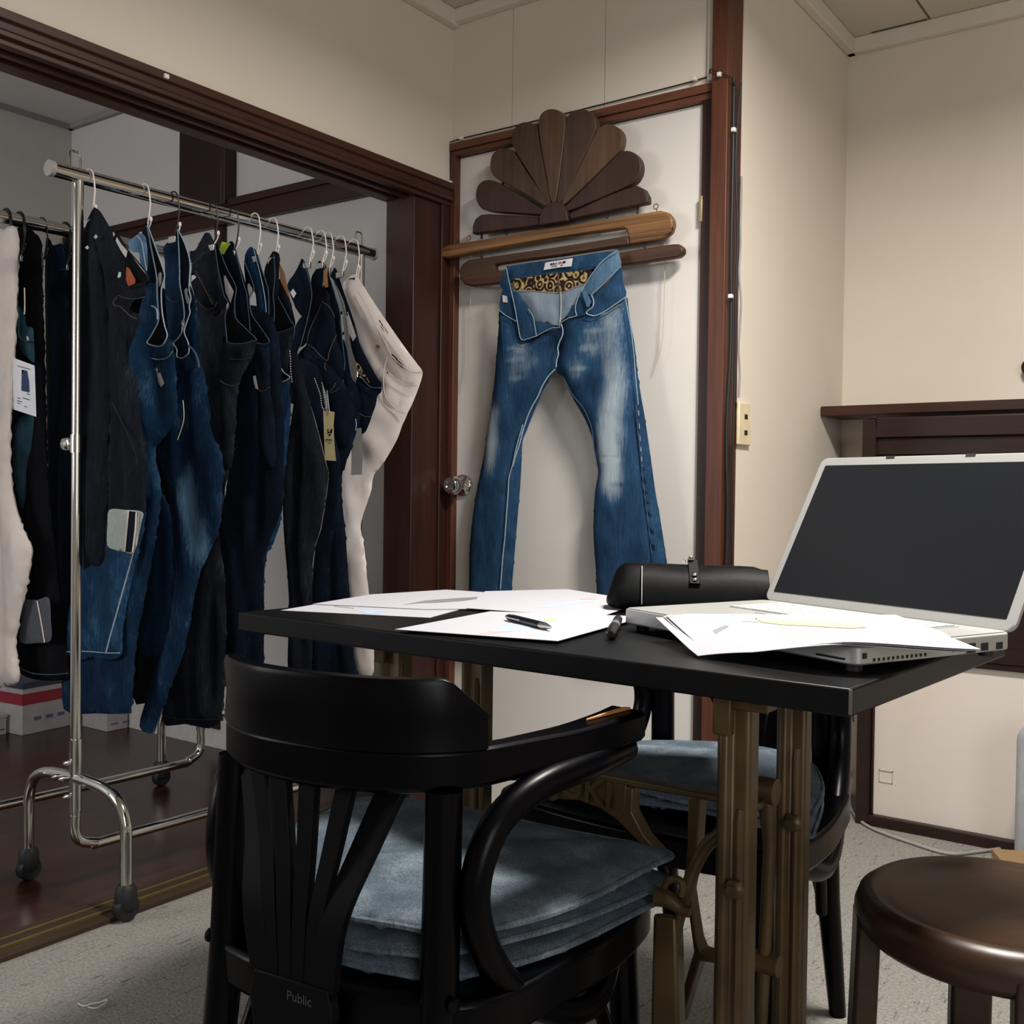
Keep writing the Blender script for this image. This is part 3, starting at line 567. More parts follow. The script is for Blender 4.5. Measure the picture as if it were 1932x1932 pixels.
garment('jeans', 'charcoal raw jeans nearest the rack post, one cuff turned up with white selvedge lines', 'jeans', (-2.08, 1.349, .55), [
 ('P', 'leg', (1.349,[(-2.1089,1.5334),(-2.1371,1.52),(-2.1594,1.4855),(-2.1647,1.3919),(-2.1649,1.1792),(-2.1628,0.942),(-2.1611,0.7494),(-2.122,0.7466),(-2.0816,0.751),(-2.0683,0.8144),(-2.0596,0.9422),(-2.0567,1.0577),(-2.0482,1.1955),(-2.0466,1.2299),(-2.0588,1.2768),(-2.0775,1.3766),(-2.092,1.4418)]), 'raw', leg(3, .03)),
 ('P', 'seat_panel', (1.343,[(-2.1035,1.5277),(-2.0835,1.5202),(-2.0359,1.4678),(-1.9895,1.4189),(-1.9515,1.3764),(-1.9438,1.3444),(-1.9843,1.281),(-1.991,1.1913),(-2.0176,1.1702),(-2.0374,1.2171),(-2.0517,1.2869),(-2.0703,1.3805),(-2.0947,1.441),(-2.1112,1.4952)]), 'raw', leg(4, .4, .004, .014)),
 ('P', 'leg', (1.352,[(-2.0656,1.3009),(-1.9562,1.2866),(-1.9782,1.2366),(-1.9929,1.1924),(-1.966,1.14),(-1.9464,1.0549),(-1.9291,0.9873),(-1.927,0.9593),(-1.9337,0.892),(-1.9407,0.8581),(-2.0011,0.8567),(-2.0614,0.8634),(-2.0602,0.9422),(-2.0574,1.0579),(-2.0664,1.1739)]), 'raw', leg(5, .1, .006), [
   ('P', 'turned_cuff', (1.332,[(-2.0291,0.8711),(-1.9716,0.8723),(-1.9103,0.8691),(-1.9137,0.8479),(-1.9226,0.8199),(-1.9389,0.7824),(-1.9726,0.7832),(-2.0089,0.7862),(-2.0361,0.7954),(-2.0346,0.8389)]), 'selv', FLT),
   ('P', 'selvedge_band', (1.327,[(-1.9529,0.8704),(-1.9251,0.8688),(-1.9372,0.7838),(-1.9633,0.7838)]), 'ink', SML),
   ('C', 'selvedge_line', (1.324,[(-1.9485,0.8705),(-1.9537,0.8302),(-1.9608,0.784)]), 'wstitch', dict(r=.0025)),
   ('C', 'selvedge_line', (1.324,[(-1.9207,0.8678),(-1.924,0.8311),(-1.9328,0.7841)]), 'wstitch', dict(r=.0025)),
   ('C', 'fold_line', (1.33,[(-2.0185,1.1009),(-1.9933,1.0717),(-1.9532,1.0202),(-1.9325,0.9865),(-1.9323,0.9643),(-1.9525,0.9454)]), 'char', dict(r=.003))]),
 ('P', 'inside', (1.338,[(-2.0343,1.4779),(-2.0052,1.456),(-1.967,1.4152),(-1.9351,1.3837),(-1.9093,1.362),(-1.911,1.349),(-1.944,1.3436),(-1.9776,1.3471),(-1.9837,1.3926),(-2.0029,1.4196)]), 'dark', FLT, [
   ('P', 'pocket_lining', (1.331,[(-2.0241,1.4733),(-2.012,1.4595),(-1.9881,1.4354),(-1.9669,1.4189),(-1.9732,1.4055),(-1.988,1.4198),(-2.0029,1.4373),(-2.0164,1.4548)]), 'lining', SML),
   ('P', 'leather_patch', (1.331,[(-1.9701,1.3864),(-1.9584,1.3799),(-1.9438,1.3628),(-1.9322,1.3486),(-1.9639,1.3438),(-1.9728,1.3607)]), 'rust', SML)]),
 ('P', 'waistband', (1.326,[(-1.999,1.3505),(-1.9887,1.3511),(-1.9623,1.3401),(-1.9249,1.3424),(-1.8898,1.3467),(-1.8938,1.331),(-1.8978,1.3153),(-1.919,1.3128),(-1.9447,1.3139),(-1.9796,1.3233),(-1.9973,1.3312)]), 'raw', PAN, [
   ('C', 'rim', (1.314,[(-1.9982,1.468),(-1.9745,1.4441),(-1.9395,1.4131),(-1.9023,1.3823),(-1.877,1.3601),(-1.8727,1.3437),(-1.9075,1.3389),(-1.9445,1.3363),(-1.9736,1.3476)]), 'char', dict(r=.0025)),
   ('C', 'seam', (1.314,[(-1.9734,1.3234),(-1.9443,1.3145),(-1.9157,1.3101),(-1.8807,1.3117)]), 'stitch', dict(r=.0010))]),
 ('C', 'pocket_stitching', (1.318,[(-1.9852,1.3217),(-1.9963,1.3124),(-1.9945,1.3053),(-1.9733,1.3007),(-1.9557,1.2896),(-1.9383,1.2786),(-1.9155,1.2698)]), 'stitch', dict(r=.0014)),
 ('P', 'button', (1.325,[(-1.9932,1.3654),(-1.9889,1.3762),(-1.9801,1.3743),(-1.9814,1.3658),(-1.9888,1.3632)]), 'rivet', SML),
 ('P', 'rivet', (1.325,[(-2.0815,1.4621),(-2.0724,1.4671),(-2.0662,1.4601),(-2.0738,1.4558)]), 'rivet', SML),
 ('P', 'rivet', (1.325,[(-2.114,1.443),(-2.1047,1.4469),(-2.0984,1.4411),(-2.1046,1.4374)]), 'rivet', SML)], G1)
garment('jeans', 'blue jeans with frayed pale waist edge, second from the rack post, long wide hems', 'jeans', (-2.05, 1.486, .3), [
 ('P', 'leg', (1.49,[(-2.2649,0.8169),(-2.1658,0.8699),(-2.0749,0.9083),(-2.082,0.8275),(-2.109,0.7231),(-2.1486,0.5963),(-2.1643,0.5198),(-2.1757,0.4004),(-2.1881,0.3836),(-2.3225,0.3656),(-2.4609,0.3579),(-2.4526,0.4903),(-2.3699,0.617)]), 'blue', leg(6, .1)),
 ('P', 'leg', (1.47,[(-2.3625,0.8142),(-2.2393,0.8686),(-2.1107,0.9077),(-2.1019,0.8346),(-2.1414,0.7224),(-2.1816,0.5954),(-2.1934,0.5192),(-2.3036,0.5067),(-2.4197,0.4987),(-2.3931,0.6562)]), 'wash', leg(7, .1), [
   ('C', 'side_seam', (1.447,[(-2.1103,0.7704),(-2.1322,0.7181),(-2.1685,0.6358),(-2.1972,0.5714),(-2.2138,0.5324)]), 'edge', dict(r=.0025)),
   ('C', 'hem_stitching', (1.447,[(-2.3773,0.5162),(-2.3006,0.5251),(-2.2138,0.5299),(-2.1592,0.5354)]), 'edge', dict(r=.0016)),]),
 ('P', 'seat', (1.486,[(-2.1501,1.323),(-2.1185,1.4107),(-2.0824,1.3946),(-2.0758,1.3334),(-2.0811,1.2708),(-2.1169,1.2515),(-2.0729,1.2447),(-2.0418,1.2642),(-2.0202,1.2386),(-2.0098,1.1603),(-2.0126,1.0683),(-2.0843,1.0106),(-2.0698,0.9448),(-2.0633,0.8901),(-2.1086,0.8403),(-2.1908,0.8318),(-2.2635,0.8489),(-2.2683,1.1226),(-2.1949,1.2446)]), 'wash', leg(8, .3, .005)),
 ('P', 'waist_back', (1.482,[(-2.1352,1.5087),(-2.1182,1.5317),(-2.1102,1.5186),(-2.0957,1.4677),(-2.0814,1.4208),(-2.0759,1.394),(-2.0949,1.3903),(-2.1152,1.3982),(-2.1171,1.4306),(-2.13,1.4643)]), 'ink', PAN),
 ('P', 'bleached_pocket', (1.476,[(-2.1795,1.4903),(-2.1597,1.5011),(-2.1344,1.5077),(-2.1139,1.4989),(-2.1075,1.4793),(-2.1017,1.4277),(-2.11,1.4211),(-2.1273,1.4306),(-2.1338,1.4485),(-2.1371,1.464),(-2.1626,1.4691)]), 'light', PAN, [
   ('C', 'rim', (1.466,[(-2.1309,1.5001),(-2.1151,1.4876),(-2.1071,1.466),(-2.1006,1.4389),(-2.0926,1.4155)]), 'edge', dict(r=.0022))]),
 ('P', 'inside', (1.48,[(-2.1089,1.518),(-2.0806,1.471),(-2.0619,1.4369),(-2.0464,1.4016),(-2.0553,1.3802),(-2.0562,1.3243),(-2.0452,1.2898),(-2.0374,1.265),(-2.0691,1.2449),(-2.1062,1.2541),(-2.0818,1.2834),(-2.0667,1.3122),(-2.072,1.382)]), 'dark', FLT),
 ('P', 'waistband', (1.466,[(-2.0909,1.2513),(-2.0739,1.2445),(-2.0495,1.24),(-2.0314,1.2424),(-2.0151,1.2578),(-1.9971,1.2363),(-1.9948,1.2159),(-2.0131,1.2098),(-2.0461,1.21),(-2.0721,1.2154),(-2.083,1.2311)]), 'wash', PAN, [
   ('C', 'frayed_rim', (1.456,[(-2.0779,1.5143),(-2.062,1.4603),(-2.0464,1.4122),(-2.0401,1.3857),(-2.0391,1.3561),(-2.0364,1.3282),(-2.0332,1.3058),(-2.0361,1.2913),(-2.048,1.2775),(-2.063,1.262),(-2.0758,1.2499),(-2.0644,1.2435),(-2.0355,1.2378),(-2.0175,1.2402),(-2.0028,1.2565),(-2.0045,1.2685),(-2.012,1.2838),(-2.0213,1.3176),(-2.0242,1.362),(-2.0161,1.3831),(-2.0132,1.3975),(-2.0285,1.4286),(-2.0469,1.4621),(-2.0748,1.512)]), 'edge', dict(r=.0024)),
   ('C', 'seam', (1.456,[(-2.0579,1.2124),(-2.0322,1.208),(-1.9994,1.2105),(-1.9819,1.2231)]), 'edge', dict(r=.0014))]),
 ('C', 'pocket_edge', (1.45,[(-2.0522,1.3288),(-2.0401,1.3249),(-2.0309,1.3158),(-2.0292,1.2973)]), 'edge', dict(r=.0024)),
 ('P', 'care_label', (1.47,[(-2.0539,1.4156),(-2.0416,1.4031),(-2.043,1.3847),(-2.0504,1.3743),(-2.0552,1.3934)]), 'lining', SML),
 ('P', 'pocket_fold', (1.458,[(-2.0561,1.2023),(-2.0439,1.1923),(-2.0286,1.1785),(-2.0134,1.1538),(-2.0253,1.1466),(-2.0344,1.153),(-2.0407,1.1792)]), 'cream', SML)], G1)
garment('jeans', 'blue jeans with faded thigh and ragged pale rim, third from the rack post', 'jeans', (-2.0, 1.563, .25), [
 ('P', 'leg', (1.575,[(-2.2612,0.8807),(-2.1891,0.9076),(-2.1387,0.8394),(-2.1331,0.6917),(-2.1517,0.5147),(-2.206,0.5066),(-2.2617,0.5075),(-2.2711,0.5752),(-2.2293,0.708)]), 'blue', leg(9, .0)),
 ('P', 'leg', (1.556,[(-2.1721,1.0097),(-2.1202,1.141),(-2.0789,1.2076),(-2.0299,1.2046),(-1.9984,1.1418),(-1.9727,1.0496),(-1.9327,0.9885),(-1.9355,0.9054),(-1.9421,0.8376),(-1.9827,0.7632),(-2.0185,0.706),(-2.0656,0.5407),(-2.1208,0.4402),(-2.1652,0.3566),(-2.1858,0.3241),(-2.2391,0.3333),(-2.212,0.4033),(-2.1831,0.4713),(-2.1265,0.5919),(-2.1116,0.7194),(-2.115,0.8403),(-2.1425,0.946)]), 'thigh', leg(10, .15)),
 ('P', 'seat', (1.563,[(-2.1651,1.4979),(-2.121,1.5176),(-2.1134,1.5341),(-2.103,1.4378),(-2.1011,1.4007),(-2.0898,1.3589),(-2.0848,1.3237),(-2.109,1.2752),(-2.123,1.2646),(-2.1117,1.2326),(-2.093,1.2265),(-2.0669,1.2364),(-2.0687,1.2606),(-2.0828,1.2868),(-2.0634,1.3314),(-2.0671,1.3914),(-2.0548,1.3825),(-2.0407,1.339),(-2.028,1.2768),(-2.0245,1.2383),(-2.0104,1.1803),(-1.9855,1.0748),(-2.0511,1.0478),(-2.113,1.0688),(-2.1298,1.1672),(-2.1471,1.3056),(-2.1574,1.3752),(-2.1599,1.4639)]), 'blue', leg(11, .3, .004, .014)),
 ('P', 'inside', (1.551,[(-2.0956,1.5272),(-2.0675,1.489),(-2.0488,1.4447),(-2.0512,1.3878),(-2.0449,1.3624),(-2.0492,1.3437),(-2.0475,1.3283),(-2.0624,1.3028),(-2.0683,1.2841),(-2.0528,1.258),(-2.0526,1.235),(-2.0769,1.2251),(-2.0955,1.2302),(-2.1083,1.262),(-2.073,1.2921),(-2.0687,1.3206),(-2.0865,1.3972),(-2.0884,1.434)]), 'ink', FLT),
 ('P', 'waistband', (1.545,[(-2.0874,1.228),(-2.0689,1.223),(-2.0431,1.2328),(-2.0293,1.2138),(-2.0172,1.1979),(-2.0351,1.1913),(-2.0624,1.191),(-2.081,1.2112)]), 'blue', PAN, [
   ('C', 'frayed_rim', (1.535,[(-2.074,1.521),(-2.0689,1.4765),(-2.0653,1.4285),(-2.0644,1.3941),(-2.0524,1.3549),(-2.0468,1.3164),(-2.0558,1.3039),(-2.0507,1.2882),(-2.0682,1.2696),(-2.0865,1.2585),(-2.0734,1.2422),(-2.0739,1.227),(-2.0555,1.2216),(-2.0308,1.2317),(-2.0316,1.2545),(-2.047,1.2803),(-2.0412,1.2988),(-2.0264,1.3241),(-2.0296,1.3395),(-2.0232,1.3577),(-2.0307,1.383),(-2.0277,1.4393),(-2.0462,1.4832),(-2.0725,1.5208)]), 'edge', dict(r=.0022)),
   ('C', 'belt_loop', (1.53,[(-2.0235,1.2477),(-2.0039,1.2331),(-1.9919,1.2155),(-1.9858,1.1945)]), 'edged', dict(r=.004))]),
 ('P', 'pocket_fold', (1.54,[(-2.0397,1.3905),(-2.0547,1.3787),(-2.05,1.3611),(-2.0392,1.3392),(-2.0318,1.3537),(-2.0425,1.3699)]), 'lining', SML),
 ('C', 'tag_cord', (1.535,[(-2.05,1.1239),(-2.0457,1.0931),(-2.0494,1.0687),(-2.0686,1.0322)]), 'tagpaper', dict(r=.0014)),
 ('C', 'coin_pocket_seam', (1.545,[(-2.1294,1.3735),(-2.1168,1.3626),(-2.0949,1.3567),(-2.0704,1.362)]), 'edged', dict(r=.0014))], G1)
garment('jeans', 'dark charcoal jeans with a stitched back pocket, fourth from the rack post', 'jeans', (-2.0, 1.671, .25), [
 ('P', 'leg', (1.68,[(-2.1805,1.3456),(-2.0709,1.3362),(-2.039,1.1284),(-2.0513,1.013),(-2.1008,0.8179),(-2.0732,0.6887),(-2.0709,0.4935),(-2.0952,0.3386),(-2.2239,0.3206),(-2.3221,0.3152),(-2.2687,0.4727),(-2.1794,0.6889),(-2.1146,0.7912),(-2.0969,0.8311),(-2.1272,1.0009),(-2.1599,1.1727)]), 'char', leg(12, .05), [
   ('C', 'hem', (1.655,[(-2.2855,0.3354),(-2.1909,0.3402),(-2.0681,0.3571)]), 'ink', dict(r=.003))]),
 ('P', 'seat', (1.671,[(-2.1533,1.548),(-2.1406,1.5507),(-2.1264,1.5434),(-2.1087,1.508),(-2.0925,1.4439),(-2.0796,1.3966),(-2.0609,1.3728),(-2.0852,1.3531),(-2.1193,1.338),(-2.0998,1.2761),(-2.0831,1.1682),(-2.1458,1.1713),(-2.1662,1.2809),(-2.1835,1.3845),(-2.2035,1.4377),(-2.1991,1.4782),(-2.2076,1.5121),(-2.185,1.5144)]), 'char', leg(13, .3, .004, .014)),
 ('P', 'back_pocket', (1.655,[(-2.1699,1.4578),(-2.1539,1.46),(-2.0902,1.3731),(-2.0993,1.357),(-2.118,1.3587),(-2.1562,1.3835),(-2.1792,1.4304)]), 'raw', PAN, [
   ('C', 'stitching', (1.643,[(-2.1477,1.4511),(-2.1158,1.4096),(-2.0826,1.3646)]), 'stitch', dict(r=.0014)),
   ('C', 'stitching', (1.643,[(-2.1438,1.3824),(-2.1247,1.3666),(-2.1027,1.3555),(-2.0779,1.3553),(-2.0658,1.369)]), 'stitch', dict(r=.0012))]),
 ('C', 'yoke_seam', (1.648,[(-2.1736,1.4691),(-2.1483,1.4823),(-2.1232,1.4953)]), 'stitch', dict(r=.0012)),
 ('P', 'paper_corner', (1.652,[(-2.1739,1.4536),(-2.1568,1.4396),(-2.1769,1.4306)]), 'lining', SML),
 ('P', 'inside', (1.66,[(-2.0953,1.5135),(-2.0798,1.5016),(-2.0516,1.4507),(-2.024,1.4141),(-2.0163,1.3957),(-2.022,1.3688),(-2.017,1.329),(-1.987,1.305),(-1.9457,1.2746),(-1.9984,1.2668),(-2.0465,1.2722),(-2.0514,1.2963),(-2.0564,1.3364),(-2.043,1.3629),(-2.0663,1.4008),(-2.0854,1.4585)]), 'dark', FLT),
 ('P', 'front_panel', (1.652,[(-2.052,1.2874),(-2.0367,1.2705),(-1.9888,1.2647),(-1.9349,1.2718),(-1.9389,1.2461),(-1.9473,1.2293),(-1.9732,1.1999),(-1.9935,1.1698),(-2.0019,1.1248),(-2.0085,1.0529),(-2.0181,0.9744),(-2.0514,0.9745),(-2.06,1.0541),(-2.0593,1.1271),(-2.0661,1.1834),(-2.0605,1.2326)]), 'char', dict(t=.014, back=.006, fold=(.006, 40, .8, 4), rim=.02, h=.009), [
   ('C', 'rim', (1.634,[(-2.064,1.5044),(-2.0528,1.45),(-2.034,1.3932),(-2.0277,1.377),(-2.011,1.3559),(-2.0242,1.3299),(-2.0192,1.2865),(-2.0115,1.2665),(-1.9671,1.2609),(-1.918,1.2635),(-1.9146,1.269),(-1.9413,1.2882),(-1.9559,1.2989),(-1.9854,1.3226),(-1.9903,1.3617),(-1.9847,1.3882),(-1.9923,1.4064),(-2.0195,1.4424),(-2.0487,1.4926)]), 'edged', dict(r=.0018)),
   ('C', 'pocket_stitching', (1.634,[(-2.042,1.1785),(-2.0253,1.1698),(-1.9983,1.1636),(-1.9718,1.1671)]), 'stitch', dict(r=.0016)),
   ('C', 'waist_seam', (1.634,[(-2.0065,1.2272),(-1.9725,1.2241),(-1.929,1.2242)]), 'edged', dict(r=.0010))]),
 ('P', 'care_label', (1.64,[(-2.0365,1.4365),(-2.0267,1.4208),(-2.0009,1.387),(-2.0125,1.3599),(-2.0308,1.388),(-2.0372,1.42)]), 'lining', SML)], G1)
garment('jeans', 'dark indigo jeans with a lime green tape at the hook, on the front rack', 'jeans', (-2.0, 1.733, .3), [
 ('P', 'leg', (1.745,[(-2.151,1.3523),(-1.9826,1.3378),(-1.9441,1.1297),(-1.9385,0.9885),(-1.9446,0.8728),(-2.0042,0.7542),(-2.0076,0.5577),(-2.0198,0.4381),(-2.1608,0.4216),(-2.1534,0.6798),(-2.1821,0.8139),(-2.1425,0.9765)]), 'ink', leg(14, .05)),
 ('P', 'waist_back', (1.733,[(-2.1717,1.5106),(-2.1347,1.5391),(-2.1142,1.5323),(-2.0949,1.485),(-2.0727,1.4357),(-2.0631,1.4022),(-2.0595,1.3633),(-2.0512,1.3099),(-2.1026,1.3467),(-2.1109,1.3885),(-2.105,1.4166),(-2.113,1.4359),(-2.1419,1.474)]), 'ink', PAN),
 ('P', 'lime_tape', (1.722,[(-2.1606,1.5175),(-2.1481,1.5396),(-2.1139,1.5311),(-2.1257,1.5214),(-2.1398,1.5067),(-2.1509,1.5101)]), 'lime', SML),
 ('P', 'inside', (1.728,[(-2.0704,1.4832),(-2.033,1.4145),(-2.0494,1.3919),(-2.0413,1.3508),(-2.0137,1.3203),(-1.9775,1.2795),(-1.9923,1.2736),(-2.0222,1.2778),(-2.0254,1.2891),(-2.0529,1.3094),(-2.0566,1.3623),(-2.0602,1.4031)]), 'dark', FLT),
 ('P', 'front_panel', (1.72,[(-2.0144,1.2762),(-1.983,1.2714),(-1.9669,1.2768),(-1.9634,1.23),(-1.9626,1.1646),(-1.9533,1.1281),(-1.9422,1.055),(-1.9441,0.976),(-1.9913,0.9762),(-2.0027,1.0564),(-2.0066,1.1302),(-2.0115,1.1649),(-2.0271,1.2119),(-2.0245,1.2418)]), 'ink', dict(t=.012, back=.005, fold=(.004, 40, .8, 5), rim=.018, h=.009), [
   ('C', 'rim', (1.705,[(-2.0806,1.5185),(-2.0452,1.422),(-2.0328,1.3967),(-2.0262,1.3561),(-2.0181,1.3036)]), 'edged', dict(r=.0018)),
   ('C', 'rim', (1.705,[(-2.0428,1.4757),(-2.0059,1.4079),(-2.0221,1.3857),(-2.0141,1.3451),(-1.9869,1.315),(-1.966,1.2936),(-1.9497,1.2746),(-1.9657,1.2683),(-1.9953,1.273)]), 'edged', dict(r=.0018)),
   ('C', 'pocket_stitching', (1.705,[(-1.991,1.1616),(-1.9732,1.1558),(-1.944,1.1643)]), 'stitch', dict(r=.0016))]),
 ('P', 'pocket_lining', (1.71,[(-2.0159,1.2102),(-2.0032,1.1955),(-1.9923,1.1615),(-2.0028,1.1636),(-2.0096,1.1799)]), 'cream', SML),
 ('P', 'care_label', (1.715,[(-2.042,1.4293),(-2.0237,1.4094),(-2.0234,1.3894),(-2.0324,1.3842),(-2.0412,1.4112)]), 'lining', SML)], G1)
garment('jeans', 'mid blue jeans with a pale rim, between the lime-taped pair and the leather-patched pair', 'jeans', (-2.0, 1.8, .3), [
 ('P', 'leg', (1.83,[(-2.0869,1.1689),(-2.0176,1.1658),(-2.0126,1.0854),(-2.0325,0.9515),(-2.0392,0.8638),(-2.0661,0.7885),(-2.1016,0.7297),(-2.1033,0.5402),(-2.1079,0.4158),(-2.1595,0.4098),(-2.1436,0.8133)]), 'wash', leg(15, .05)),
 ('P', 'waist_back', (1.8,[(-2.155,1.5065),(-2.141,1.5364),(-2.1204,1.5318),(-2.0897,1.453),(-2.0735,1.3911),(-2.0681,1.3346),(-2.0756,1.3144),(-2.1008,1.3393),(-2.1061,1.3858),(-2.1177,1.4351)]), 'wash', PAN),
 ('P', 'waist_side', (1.796,[(-2.1141,1.5302),(-2.0983,1.5137),(-2.0727,1.4526),(-2.0585,1.4221),(-2.0557,1.3723),(-2.0589,1.3353),(-2.0651,1.3338),(-2.0688,1.39),(-2.0851,1.4518)]), 'ink', FLT),
 ('P', 'inside', (1.795,[(-2.0384,1.2531),(-1.9986,1.2117),(-1.9791,1.1974),(-2.0254,1.1865),(-2.0483,1.1918),(-2.0489,1.2373)]), 'dark', FLT),
 ('P', 'front_panel', (1.787,[(-2.0392,1.1902),(-2.0164,1.1849),(-1.9693,1.1931),(-1.9677,1.1606),(-1.9724,1.134),(-1.9852,1.0901),(-2.0092,1.0908),(-2.0279,1.1362),(-2.0359,1.1678)]), 'blue', dict(t=.012, back=.005, fold=(.004, 40, .8, 6), rim=.018, h=.009), [
   ('C', 'rim', (1.774,[(-2.0876,1.5206),(-2.0595,1.4453),(-2.0435,1.3843),(-2.0392,1.3286)]), 'edge', dict(r=.0018)),
   ('C', 'rim', (1.774,[(-2.0788,1.5133),(-2.0473,1.4461),(-2.0342,1.4161),(-2.0311,1.3668),(-2.0337,1.3323)]), 'edged', dict(r=.0018)),
   ('C', 'rim', (1.774,[(-2.0161,1.2483),(-1.9873,1.2212),(-1.9723,1.2061),(-1.9551,1.1971),(-1.9573,1.1902),(-1.9809,1.1844),(-2.0017,1.183),(-2.0235,1.189)]), 'edge', dict(r=.0020))]),
 ], G1)
garment('jeans', 'near-black jeans with a tan leather waist patch, in the middle of the front rack', 'jeans', (-2.0, 1.857, .3), [
 ('P', 'leg', (1.875,[(-2.1192,1.2988),(-2.0487,1.2801),(-1.9882,1.1413),(-1.927,0.9792),(-1.9209,0.9459),(-1.9476,0.8185),(-1.9733,0.7339),(-1.9769,0.4248),(-2.0575,0.4154),(-2.0603,0.636),(-2.0827,0.8142),(-2.0866,0.966),(-2.0601,1.0894),(-2.0532,1.1712)]), 'char', leg(16, .1, .005)),
 ('P', 'waist_side', (1.87,[(-2.1024,1.4664),(-2.0882,1.4521),(-2.0644,1.4179),(-2.0485,1.3762),(-2.0399,1.3491),(-2.0434,1.3368),(-2.0622,1.3626),(-2.0811,1.3876),(-2.1034,1.4174)]), 'raw', PAN, [
   ('P', 'leather_patch', (1.862,[(-2.0924,1.5042),(-2.0734,1.4788),(-2.0547,1.4188),(-2.0587,1.416),(-2.0887,1.4593)]), 'leather', SML)]),
 ('P', 'waist_back', (1.857,[(-2.1434,1.4964),(-2.1247,1.5242),(-2.1122,1.5371),(-2.0949,1.5322),(-2.0863,1.5196),(-2.0879,1.4689),(-2.0861,1.4476),(-2.0903,1.4141),(-2.104,1.3857),(-2.1092,1.3478),(-2.1257,1.3535),(-2.1262,1.3877),(-2.1293,1.4393),(-2.1431,1.4707)]), 'raw', PAN),
 ('P', 'inside', (1.853,[(-2.1011,1.3848),(-2.0849,1.414),(-2.0622,1.3834),(-2.0372,1.3476),(-2.0248,1.3336),(-2.0769,1.3252),(-2.1177,1.3262),(-2.1368,1.3356),(-2.1053,1.3459)]), 'dark', FLT),
 ('P', 'front_panel', (1.845,[(-2.1276,1.3328),(-2.1085,1.324),(-2.068,1.323),(-2.0146,1.3311),(-2.0159,1.3177),(-2.0217,1.2973),(-2.0348,1.2522),(-2.045,1.2109),(-2.0543,1.2199),(-2.0952,1.2624),(-2.1065,1.2886)]), 'char', dict(t=.012, back=.005, fold=(.004, 40, .8, 7), rim=.018, h=.009), [
   ('C', 'rim', (1.831,[(-2.0788,1.52),(-2.0741,1.4629),(-2.0807,1.4175),(-2.0752,1.3792),(-2.0797,1.3418),(-2.099,1.3392),(-2.1115,1.3307),(-2.0925,1.321),(-2.0523,1.3203),(-2.0002,1.3291)]), 'edged', dict(r=.0018)),
   ('C', 'rim', (1.831,[(-2.061,1.4072),(-2.0377,1.3779),(-2.0192,1.3513),(-2.0002,1.3286),(-2.0049,1.2984)]), 'edged', dict(r=.0016))]),
 ('D', 'beaded_cord', (1.825,[(-2.01,1.2712),(-2.0067,1.2482),(-2.0065,1.2276),(-2.0041,1.2068),(-1.9999,1.188)]), 'wstitch', {})], G1)
garment('jeans', 'ink blue jeans with a small square white label, seventh last on the front rack', 'jeans', (-2.0, 1.974, .3), [
 ('P', 'leg', (1.985,[(-2.1832,1.2733),(-2.0757,1.2524),(-2.0503,1.1522),(-1.9931,1.0104),(-1.9912,0.8707),(-2.0287,0.7288),(-2.0204,0.4043),(-2.0888,0.3963),(-2.085,0.7261),(-2.0578,0.8126),(-2.0316,0.9474),(-2.0422,0.9968),(-2.1049,1.1543)]), 'ink', leg(17, .1)),
 ('P', 'waist_back', (1.974,[(-2.1853,1.4808),(-2.1589,1.5058),(-2.1399,1.5292),(-2.1298,1.5424),(-2.1144,1.5273),(-2.0996,1.4905),(-2.0897,1.4543),(-2.0934,1.4196),(-2.103,1.3875),(-2.1156,1.3798),(-2.1285,1.3875),(-2.148,1.407),(-2.1794,1.459)]), 'ink', PAN, [
   ('P', 'size_label', (1.964,[(-2.1635,1.4535),(-2.1523,1.4624),(-2.1393,1.4485),(-2.1503,1.4363)]), 'wtag', SML),
   ('C', 'rim', (1.96,[(-2.1083,1.5317),(-2.0895,1.4869),(-2.0757,1.4419),(-2.0866,1.3884),(-2.1079,1.3288),(-2.1187,1.301)]), 'edged', dict(r=.002))]),
 ('P', 'waist_front', (1.968,[(-2.0967,1.3883),(-2.0861,1.418),(-2.0849,1.4529),(-2.0446,1.4618),(-2.0471,1.4143),(-2.093,1.3463),(-2.102,1.314),(-2.1305,1.3028),(-2.1213,1.3309)]), 'dark', FLT),
 ('P', 'hip', (1.978,[(-2.1613,1.3553),(-2.1328,1.3884),(-2.1104,1.3865),(-2.1321,1.333),(-2.1413,1.3048),(-2.1475,1.2874),(-2.1279,1.255),(-2.0799,1.2214),(-2.054,1.1518),(-2.1751,1.1565),(-2.1766,1.2759)]), 'ink', dict(t=.012, back=.005, fold=(.004, 30, .8, 8), rim=.02)),
 ], G1)
